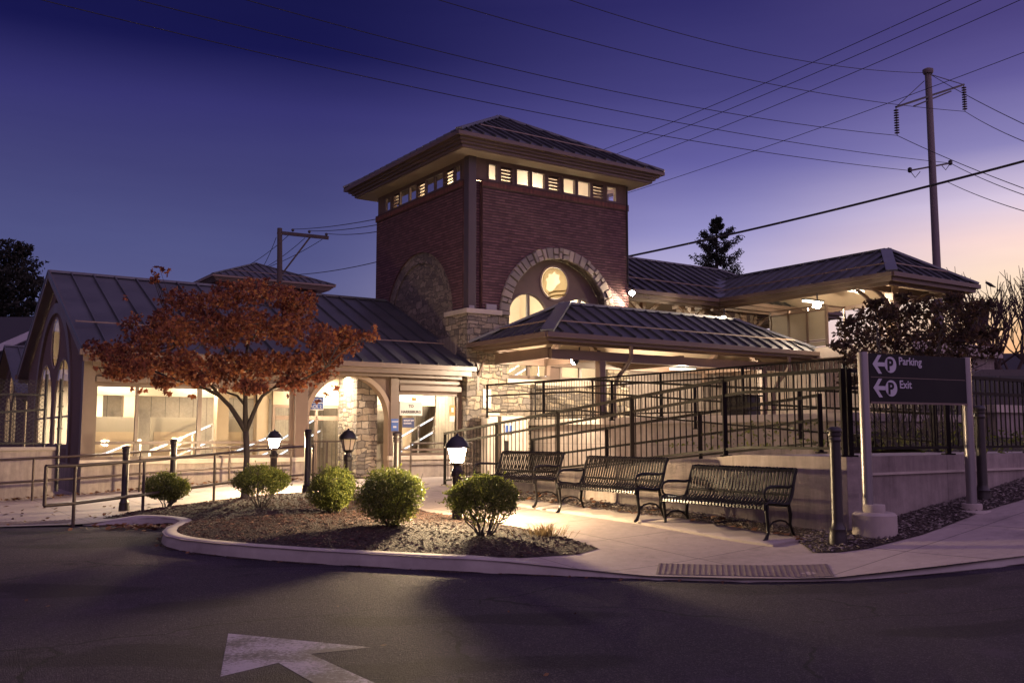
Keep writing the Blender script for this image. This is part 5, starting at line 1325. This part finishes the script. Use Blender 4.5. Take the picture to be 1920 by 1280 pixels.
def grass_tuft():
    r = random.Random(8); mb = MB(); o = Vector((.42, 12.1, bed_z(.42, 12.1)))
    for i in range(260):
        a = r.uniform(0, 6.28); q = abs(r.gauss(0, .13)); b = o + Vector((math.cos(a) * q * 1.5, math.sin(a) * q, 0)); L = r.uniform(.08, .24)
        d = Vector((math.cos(a) * r.uniform(.2, 1.1), math.sin(a) * r.uniform(.2, 1.1), 1)).normalized(); s = Vector((-math.sin(a), math.cos(a), 0)) * .004
        m = b + d * L * .6; e = b + d * L + Vector((math.cos(a), math.sin(a), -.6)) * L * .3
        mb.add([b - s, b + s, m + s, m - s, e], [(0, 1, 2, 3), (3, 2, 4)])
    tag(mb.build('grass_tuft', m_dry), 'dry straw-coloured grass tuft at the right tip of the mulch bed', 'grass tuft')
grass_tuft()
def maple():
    r = random.Random(21); Y = 18.4
    b = at(462, 815, Y); o = Vector((b.x, Y, bed_z(b.x, Y)))
    t = thing('maple_tree', 'small red autumn maple with spreading crown in front of the glazed wing', 'tree', o)
    tr = MB(); P = lambda px, py, dy=0: at(px, py, Y + dy)
    fork = P(461, 808)
    tr.tube([o - Vector((0, 0, .1)), o + Vector((0, 0, .06)), o + Vector((.01, 0, .35)), P(463, 850), fork], [.11, .078, .062, .057, .06], 10)
    LP = []
    def chain(pts, r0, r1):
        for a_, b_ in zip(pts[:-1], pts[1:]): LP.extend([a_, a_.lerp(b_, .5)])
        LP.append(pts[-1])
        tr.tube(pts, [r0 + (r1 - r0) * i / (len(pts) - 1) for i in range(len(pts))], 8); return pts[-1]
    ends = []
    chain([fork, P(450, 790), P(432, 762), P(412, 742), P(385, 728, -.2), P(330, 712, -.4), P(275, 690, -.5)], .06, .016)
    chain([P(412, 742), P(380, 700, .3), P(330, 650, .4)], .035, .012)
    chain([fork, P(460, 775), P(460, 745), P(458, 700, .1), P(465, 640, .2), P(478, 570, .2), P(482, 530)], .058, .014)
    chain([P(460, 760), P(445, 742), P(425, 735, .3), P(400, 720, .7)], .03, .01)
    chain([fork, P(472, 782), P(482, 758), P(492, 742), P(512, 728, .2), P(545, 700, .4), P(590, 670, .5)], .05, .015)
    chain([P(482, 756), P(480, 735, .1), P(476, 715, .2)], .022, .01)
    chain([P(458, 700, .1), P(420, 650, -.5), P(390, 600, -.8)], .035, .01)
    chain([P(465, 640, .2), P(520, 600, -.4), P(560, 570, -.6)], .03, .01)
    chain([P(512, 728, .2), P(560, 715, -.8), P(610, 690, -1.0)], .03, .01)
    chain([P(458, 700), P(440, 660, 1.1), P(430, 610, 1.4)], .03, .01)
    # clumps: (px, py, spread px, weight) measured outline of the crown
    cl = []
    def add(px, py, rx, rz, dy, w): cl.append((P(px, py, dy), rx, rz, w))
    for px, py, rx, rz, w in ((480, 545, .55, .26, 6), (430, 560, .5, .28, 6), (525, 560, .5, .26, 6), (375, 575, .5, .3, 6), (560, 580, .42, .28, 5), (330, 560, .35, .25, 3), (470, 610, .7, .35, 11), (400, 620, .65, .36, 10), (545, 620, .6, .34, 9), (325, 620, .55, .32, 8), (265, 640, .5, .3, 7), (215, 665, .45, .24, 6), (185, 655, .3, .2, 2), (600, 640, .45, .28, 6), (640, 630, .4, .2, 4), (685, 628, .28, .12, 1.6), (270, 690, .55, .24, 8), (340, 680, .6, .28, 10), (420, 685, .6, .28, 10), (490, 685, .6, .28, 10), (560, 680, .55, .26, 8), (615, 672, .4, .2, 5), (225, 700, .4, .16, 4), (375, 712, .5, .14, 5), (465, 722, .5, .16, 6), (545, 715, .45, .16, 5), (300, 715, .35, .12, 3), (610, 705, .3, .14, 3), (300, 600, .35, .25, 3.0), (250, 600, .25, .15, 1.2), (585, 560, .2, .14, 1.0), (660, 655, .3, .14, 2), (300, 525, .12, .12, .5)):
        for dy in (-.9, 0, .9):
            k = 1 - .35 * (abs(dy) > 0); add(px + r.uniform(-12, 12), py + r.uniform(-6, 6), rx * k, rz, dy * (1.25 if rx > .4 else .5) + r.uniform(-.3, .3), w * (.8 if dy < 0 else .55))
    lf = MB(); tot = sum(c[3] for c in cl); N = 17000
    for c, rx, rz, w in cl:
        n0 = min(LP, key=lambda q: (q - c).length); tr.tube([n0, n0.lerp(c, .5) + rv(r) * .06, c, c + Vector((r.uniform(-1, 1) * rx * .7, r.uniform(-.4, .4), r.uniform(-.2, .6) * rz))], [.011, .009, .006, .003], 5)
        for i in range(int(N * w / tot)):
            d = rv(r); p = c + Vector((d.x * rx, d.y * rx * .9, d.z * rz))
            mapleleaf(lf, p, r.uniform(.035, .095), r)
    for px, py in ((362, 742), (318, 738), (268, 735), (240, 728), (415, 738), (612, 740), (640, 735), (624, 728), (185, 690), (600, 752), (545, 742), (300, 505), (312, 512), (292, 508), (240, 560), (700, 615)):
        for _ in range(3): mapleleaf(lf, P(px + r.uniform(-9, 9), py + r.uniform(-7, 5), r.uniform(-.5, .3)), r.uniform(.09, .14), r)
    for a, b_ in (((300, 505), (318, 560)), ((185, 690), (250, 680)), ((362, 742), (380, 715)), ((612, 740), (600, 700))): tr.tube([P(*a), P(*b_)], [.003, .006], 4, False)
    tr.build('trunk', m_bark, t, smooth='all'); lf.build('crown', m_maple, t)
maple()
def broadleaf(label, o, top, clumps, n, ls, mat, seed, stems, name='leafy_tree', hang=.2):
    r = random.Random(seed); t = thing(name, label, 'tree', o); tr = MB(); lf = MB(); tot = sum(c[2] ** 2 for c in clumps)
    for s0, s1, ra, rb in stems: limb(tr, s0, s1, ra, rb, r, 5, .05, 6)
    for c, (rx, ry, rz_), w in [(c[0], c[1], c[2]) for c in clumps]:
        near = min(stems, key=lambda s: (s[1] - c).length)
        limb(tr, near[1] - (near[1] - near[0]) * .25, c, near[3] * .8, .01, r, 4, .08, 5)
        for i in range(int(n * w ** 2 / tot)):
            d = rv(r); d = d * (1.0 if r.random() < .75 else 1.18); leafquad(lf, c + Vector((d.x * rx, d.y * ry, d.z * rz_)), ls * r.uniform(.6, 1.4), r, .5, hang)
        for k in range(9):
            d = rv(r).normalized(); d.z = abs(d.z) * .8 + .1 * d.z; f = r.uniform(1.05, 1.75); e = c + Vector((d.x * rx, d.y * ry, d.z * rz_)) * f; tr.tube([c, e], [.012, .003], 4, False)
            for q in range(9): leafquad(lf, c.lerp(e, r.uniform(.5, 1.03)) + rv(r) * ls * .55, ls * r.uniform(.6, 1.3), r, .45, hang)
    tr.build('trunk', m_bark2, t); lf.build('crown', mat, t)
def clumps_px(lst, Y, r, sc=1.0):
    out = []
    for px, py, rp in lst:
        k = Y / FPX * rp; out.append((at(px, py, Y + r.uniform(-1, 1) * 1.0), (k, k, k * .75), rp))
    return out
r0 = random.Random(5)
Yb = 19.5
gb = lambda px, Y, z: Vector((at(px, 815, Y).x, Y, z))
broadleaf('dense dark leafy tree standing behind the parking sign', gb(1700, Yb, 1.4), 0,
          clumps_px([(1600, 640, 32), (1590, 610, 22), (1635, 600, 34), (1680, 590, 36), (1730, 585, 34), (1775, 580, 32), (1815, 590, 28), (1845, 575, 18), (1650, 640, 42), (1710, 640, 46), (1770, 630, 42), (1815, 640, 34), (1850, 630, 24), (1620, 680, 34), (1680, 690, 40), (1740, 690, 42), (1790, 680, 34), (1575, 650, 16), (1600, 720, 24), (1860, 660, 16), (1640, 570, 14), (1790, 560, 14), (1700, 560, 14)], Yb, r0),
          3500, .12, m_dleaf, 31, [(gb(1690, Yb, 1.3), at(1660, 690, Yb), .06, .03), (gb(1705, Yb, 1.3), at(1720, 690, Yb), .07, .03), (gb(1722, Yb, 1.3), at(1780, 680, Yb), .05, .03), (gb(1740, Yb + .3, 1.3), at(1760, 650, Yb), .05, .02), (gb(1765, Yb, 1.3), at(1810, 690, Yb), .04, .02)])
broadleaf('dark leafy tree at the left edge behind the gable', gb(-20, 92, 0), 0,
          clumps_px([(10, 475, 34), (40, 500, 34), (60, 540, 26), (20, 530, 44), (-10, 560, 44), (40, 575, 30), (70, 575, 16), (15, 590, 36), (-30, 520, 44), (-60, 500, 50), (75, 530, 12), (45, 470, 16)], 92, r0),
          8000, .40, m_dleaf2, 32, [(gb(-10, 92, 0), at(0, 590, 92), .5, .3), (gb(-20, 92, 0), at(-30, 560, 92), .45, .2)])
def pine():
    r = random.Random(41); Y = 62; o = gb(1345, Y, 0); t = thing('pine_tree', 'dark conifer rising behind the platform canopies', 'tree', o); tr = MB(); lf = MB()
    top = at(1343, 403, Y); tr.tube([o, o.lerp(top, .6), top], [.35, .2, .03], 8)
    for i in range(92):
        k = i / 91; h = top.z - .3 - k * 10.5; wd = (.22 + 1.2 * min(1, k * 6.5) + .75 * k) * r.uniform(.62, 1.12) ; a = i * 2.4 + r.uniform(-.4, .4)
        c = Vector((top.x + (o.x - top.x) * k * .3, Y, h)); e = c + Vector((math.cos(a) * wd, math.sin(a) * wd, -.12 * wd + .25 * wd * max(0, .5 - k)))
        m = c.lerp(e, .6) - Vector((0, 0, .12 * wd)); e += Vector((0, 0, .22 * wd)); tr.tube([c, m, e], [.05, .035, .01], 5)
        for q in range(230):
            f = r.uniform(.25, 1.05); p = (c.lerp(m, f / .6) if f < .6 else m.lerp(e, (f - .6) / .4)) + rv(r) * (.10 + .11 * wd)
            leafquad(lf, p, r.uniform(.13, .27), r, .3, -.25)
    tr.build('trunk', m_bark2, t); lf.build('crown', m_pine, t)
pine()
def bare(px, yt, Y, label, seed, zb=0.0, hscale=1.0, spread=.45, name='bare_tree'):
    r = random.Random(seed); o = gb(px, Y, zb); t = thing(name, label, 'tree', o); H = at(px, yt, Y).z - zb; tr = MB(); tw_ = MB()
    def grow(p, d, L, ra, lv):
        q = p + d * L; m = p.lerp(q, .5) + rv(r) * L * .06; (tr if lv < 3 else tw_).tube([p, m, q], [ra, ra * .8, ra * .6], 6 if lv < 2 else 4, False)
        if lv >= 5: return
        for k in range(3 if lv < 4 else 2):
            s = rv(r); s = (s - d * s.dot(d)).normalized(); nd = (d + s * spread * r.uniform(.5, 1.3) + Vector((0, 0, .16))).normalized()
            grow(p.lerp(q, r.uniform(.6, 1.0)), nd, L * r.uniform(.64, .84), ra * .68, lv + 1)
    grow(o, Vector((0, 0, 1)), H * .40, H * .018, 0)
    tr.build('trunk', m_baretwig, t); tw_.build('twigs', m_baretwig, t)
bare(1885, 530, 58, 'bare twiggy tree against the sunset at the right edge', 51, .5)
bare(1935, 545, 62, 'second bare tree cut by the right edge of the view', 52, .5)
bare(1838, 560, 66, 'thin bare tree to the left of the big bare tree against the sunset', 53, .5, spread=.5)
bare(1905, 560, 70, 'faint bare tree behind the others at the right edge', 54, .5, spread=.5)
def crow():
    p = at(1857, 534, 57); t = thing('bird', 'small dark bird perched at the top of the bare tree', 'bird', p); mb = MB()
    mb.tube([p + Vector((.34, 0, -.16)), p + Vector((.16, 0, -.08)), p, p + Vector((-.14, 0, .09)), p + Vector((-.24, 0, .15)), p + Vector((-.32, 0, .13))], [.02, .07, .11, .09, .07, .012], 8); mb.build('body', m_black, t, smooth=True)
    mb = MB(); mb.tube([p + Vector((.0, 0, -.05)), p + Vector((.02, 0, -.6))], .018, 5); mb.build('leg', m_black, t)
crow()
def bank_plants():
    r = random.Random(61); mb = MB()
    for i in range(1500):
        u, v = r.uniform(-1, 9), r.uniform(-16.2, -9); p = B(u, v, 0); z = bank_z(p.x, p.y); leafquad(mb, Vector((p.x, p.y, z + r.random() * .22)), r.uniform(.05, .12), r, .6)
    mb.build('ground_cover', m_box, kind='stuff')
    for k, (px, Y) in enumerate(((1672, 16.5), (1690, 17.5), (1655, 18.0), (1748, 16.0), (1790, 17.2))):
        t = thing('shrub', ['bare low shrub left of the sign panel behind the fence', 'bare low shrub with many stems under the sign panel', 'dark shrub beside the landing wall end', 'bare shrub under the middle of the sign', 'bare shrub beside the right sign post'][k], 'shrub', gb(px, Y, 1.2)); m = MB()
        for i in range(16):
            b = gb(px + r.uniform(-10, 10), Y + r.uniform(-.2, .2), 1.25); limb(m, b, b + Vector((r.uniform(-.45, .45), r.uniform(-.4, .4), r.uniform(.5, 1.1))), .012, .004, r, 3, .1, 5)
        m.build('stems', m_bark2, t)
bank_plants()

# ------------------------------------------------------------------ poles and wires
def wire(a, b, sag, r, label, group, n=24):
    a, b = Vector(a), Vector(b); mb = MB(); pts = [a.lerp(b, i / n) - Vector((0, 0, 4 * sag * (i / n) * (1 - i / n))) for i in range(n + 1)]
    mb.tube(pts, r, 5); return tag(mb.build('power_line', m_wire), label, 'power line', group)
YP = 46.0
up = thing('utility_pole', 'tall steel transmission pole with two insulator strings beside the sunset', 'utility pole', gb(1746, YP, 0))
mb = MB(); ptop = at(1740, 137, YP); mb.tube([Vector((ptop.x + .02, YP, 0)), ptop], [.225, .155], 14); mb.lathe([(.22, 0), (.26, .1), (.26, .22), (.1, .3)], ptop - Vector((0, 0, .05)), 10); mb.build('shaft', m_steelpole, up, smooth=True)
mb = MB(); a1, a2 = at(1680, 201, YP - 1.2), at(1807, 159, YP + 1.2); mb.bar(a1, a2, .10); mb.bar(a1.lerp(a2, .25) - Vector((0, 0, .25)), a1.lerp(a2, .8) - Vector((0, 0, .12)), .07); mb.bar(a1, at(1733, 152, YP), .03); mb.bar(a2, at(1745, 140, YP), .03); mb.build('cross_arm', m_black, up)
for a in (a1, a2):
    m = MB(); m.tube([a, a - Vector((0, 0, 1.42))], .02, 5)
    for k in range(10): m.lathe([(.03, -.02), (.12, 0), (.12, .03), (.03, .06)], a - Vector((0, 0, .18 + k * .125)), 8)
    m.build('insulator_string', m_insul, up)
mb = MB(); b1, b2 = at(1706, 320, YP - .7), at(1782, 306, YP + .7); mb.bar(b1, b2, .08); mb.tube([b1, b1 + Vector((.25, 0, -.35)), b1 + Vector((.5, 0, -.05))], .02, 5); mb.tube([b2, b2 + Vector((-.25, 0, -.35)), b2 + Vector((-.5, 0, -.05))], .02, 5)
for b in (b1, b2): mb.lathe([(.05, -.1), (.1, -.06), (.1, .12), (.04, .16)], b, 8)
mb.build('lower_arm', m_black, up)
dY = Vector((0, 0, -1.42))
G1 = 'thin wires crossing the upper left sky to the steel pole'
for (px0, py0, Y0, end, lab) in ((140, -6, 26, b1, 'lowest thin wire sweeping from the top left corner to the steel pole'), (315, -6, 27, b2, 'second lowest thin wire sweeping from the upper left to the steel pole'), (515, -5, 28, a1 + dY, 'thin wire from the top edge above the wing to the left insulator string'), (868, -5, 30, a2 + dY, 'thin wire from the top edge above the tower to the right insulator string'), (1105, -5, 32, ptop, 'uppermost thin wire reaching the tip of the steel pole')):
    s = at(px0, py0, Y0); wire(s - (Vector(end) - s) * .15, end, .75, .014, lab, G1)
G2 = 'wires leaving the steel pole toward the right edge'
for (st, px1, py1, lab) in ((ptop, 1925, 232, 'upper wire running from the pole tip to the right edge'), (a2 + dY, 1925, 264, 'wire running from the right insulator string to the right edge'), (a1 + dY, 1925, 352, 'wire running from the left insulator string to the right edge'), (b2, 1925, 364, 'wire running from the lower pole arm to the right edge'), (at(1778, 342, YP), 1925, 394, 'lowest thin wire running from the pole to the right edge')):
    e = at(px1, py1, YP - 12); wire(st, Vector(st) + (e - Vector(st)) * 1.2, .12, .016, lab, G2)
G3 = 'rising wires behind the tower roof'
for (p, q, r_, lab) in (((1125, 281), (1785, -4), .017, 'leftmost of the three parallel wires rising from behind the tower roof'), ((1150, 289), (1842, -4), .017, 'middle of the three parallel wires rising from behind the tower roof'), ((1190, 300), (1915, -4), .017, 'right of the three parallel wires rising from behind the tower roof'), ((1170, 362), (1925, 93), .015, 'single wire rising from the tower eave corner past the steel pole'), ):
    a, b = at(*p, 60), at(*q, 38); wire(a + (a - b) * .1, b + (b - a) * .1, .25, r_, lab, G3)
a, b = at(1186, 478, 44), at(1925, 297, 34); wire(a + (a - b) * .05, b + (b - a) * .15, .18, .05, 'thick cable rising from the tower to the right edge in front of the steel pole', G3)
YH = 56
hp = thing('utility_pole', 'wooden pole with a single braced arm behind the wing roof', 'utility pole', gb(525, YH, 0))
mb = MB(); mb.tube([gb(525, YH, 0), at(524.5, 428, YH)], [.22, .15], 10); mb.build('shaft', m_wood, hp, smooth=True)
c1, c2_ = at(520, 436, YH), at(616, 446, YH); mb = MB(); mb.bar(c1, c2_, .14, .2); mb.bar(at(582, 444, YH), at(530, 512, YH), .08); mb.build('arm', m_wood, hp)
ii = []
for px, py in ((549, 433), (580, 436), (612, 441)):
    p = at(px, py, YH); m = MB(); m.lathe([(.03, -.05), (.09, .02), (.09, .1), (.03, .14)], p, 8); m.build('insulator', m_insul, hp); ii.append(p + Vector((0, 0, .1)))
G4 = 'wires on the wooden pole'
for p, (qx, qy), lab in zip(ii, ((712, 408), (712, 419), (712, 432)), ('upper wire from the wooden pole arm to the tower', 'middle wire from the wooden pole arm to the tower', 'lower wire from the tip of the wooden pole arm to the tower')): 
    q = at(qx, qy, 40); wire(p, q + (q - p) * .1, .12, .018, lab, G4, 8)
for (s, e, lab) in (((541, 441), (470, 495), 'wire slanting from the arm down to the far tower roof'), ((572, 446), (500, 500), 'inner wire slanting from the arm down behind the wing ridge'), ((604, 449), (505, 500), 'outer wire slanting from the arm tip down behind the wing ridge'), ((518, 445), (495, 497), 'thin guy wire left of the wooden pole')):
    wire(at(*s, YH), at(*e, YH + 3), .1, .018, lab, G4, 8)
wire(at(555, 515, 50), at(715, 489, 40), .1, .018, 'lone low wire between the wing ridge and the tower', G4, 8)

# ------------------------------------------------------------------ street beyond the right railing
def pickup():
    p = gb(1880, 27, 1.35); t = thing('parked_van', 'dark parked van seen through the right railing', 'van', p); c = p
    X = lambda x, y, z: c + Vector((x, y, z))
    mb = MB(X); prof = [(-2.3, .35), (-2.35, .9), (-2.2, 1.05), (-1.3, 1.15), (-.7, 1.9), (-.5, 1.98), (2.2, 1.98), (2.35, 1.8), (2.4, .5), (2.35, .35)]
    mb.plate([prof], lambda a, b, c_: (a, c_, b), 1.8); mb.build('body', m_car, t, bevel=.04)
    for a0, a1 in ((-.95, -.1), (0, .95), (1.05, 2.1)):
        m = MB(X); m.plate([[(a0 - (.2 if a0 < -.5 else 0), 1.2), (a1, 1.2), (a1, 1.8), (a0 + (.25 if a0 < -.5 else 0), 1.8)]], lambda a, b, c_: (a, -.012 + c_, b), .01); m.build('window', m_cglass, t)
    for x in (-1.45, 1.5):
        m = MB(X); m.tube([(x, -.02, .34), (x, .2, .34)], .34, 18); w = m.build('wheel', m_tyre, t); m = MB(X); m.tube([(x, -.04, .34), (x, -.015, .34)], .2, 14); m.build('rim', m_alu, w)
    m = MB(X); m.box(-2.36, -2.3, .1, .4, .75, .9); m.build('headlight', m_white, t)
pickup()
sw = thing('street_wall', 'pale low wall with coping across the street beyond the right railing', 'wall', gb(1800, 24, 1.2))
mb = MB(B); p0_ = toB(at(1640, 815, 23).x, 23); mb.box(p0_[0], p0_[0] + 22, p0_[1] - 3.0, p0_[1] - 2.7, 1.1, 1.95); mb.build('wall', m_wallconc, sw); mb = MB(B); mb.box(p0_[0] - .05, p0_[0] + 22, p0_[1] - 3.06, p0_[1] - 2.64, 1.955, 2.12); mb.build('coping', m_cap, sw)
fh = thing('house', 'low dark building with sloping roof at the right edge of the street', 'house', gb(1930, 75, 0))
mb = MB(); q0, q1 = at(1872, 706, 75), at(2100, 660, 75); mb.box(q0.x, q1.x, 75, 83, 0, q0.z + .3); mb.build('wall', m_hwall, fh)
mb = MB(); mb.add([(q0.x - .6, 74.5, q0.z + .3), (q1.x, 74.5, q0.z + .3), (q1.x, 79, q0.z + 2.2), (q0.x + 2.5, 79, q0.z + 2.2), (q0.x - .6, 83.5, q0.z + .3)], [(0, 1, 2, 3), (0, 3, 4)]); mb.build('roof', m_dark, fh)
light('sun', 'SUN', (30, 30, 20), .12, (1, .62, .36), R(8), (R(86), 0, math.pi - SUN_AZ))

# ------------------------------------------------------------------ render settings
S.render.engine = 'CYCLES'
S.cycles.use_denoising = True
try: S.cycles.denoiser = 'OPENIMAGEDENOISE'
except Exception: pass
S.cycles.max_bounces = 7; S.cycles.diffuse_bounces = 3; S.cycles.glossy_bounces = 3; S.cycles.transmission_bounces = 4; S.cycles.transparent_max_bounces = 10
S.cycles.sample_clamp_indirect = 4.0; S.cycles.caustics_reflective = False; S.cycles.caustics_refractive = False
S.view_settings.view_transform = 'Standard'; S.view_settings.look = 'None'; S.view_settings.exposure = 0; S.view_settings.gamma = 1
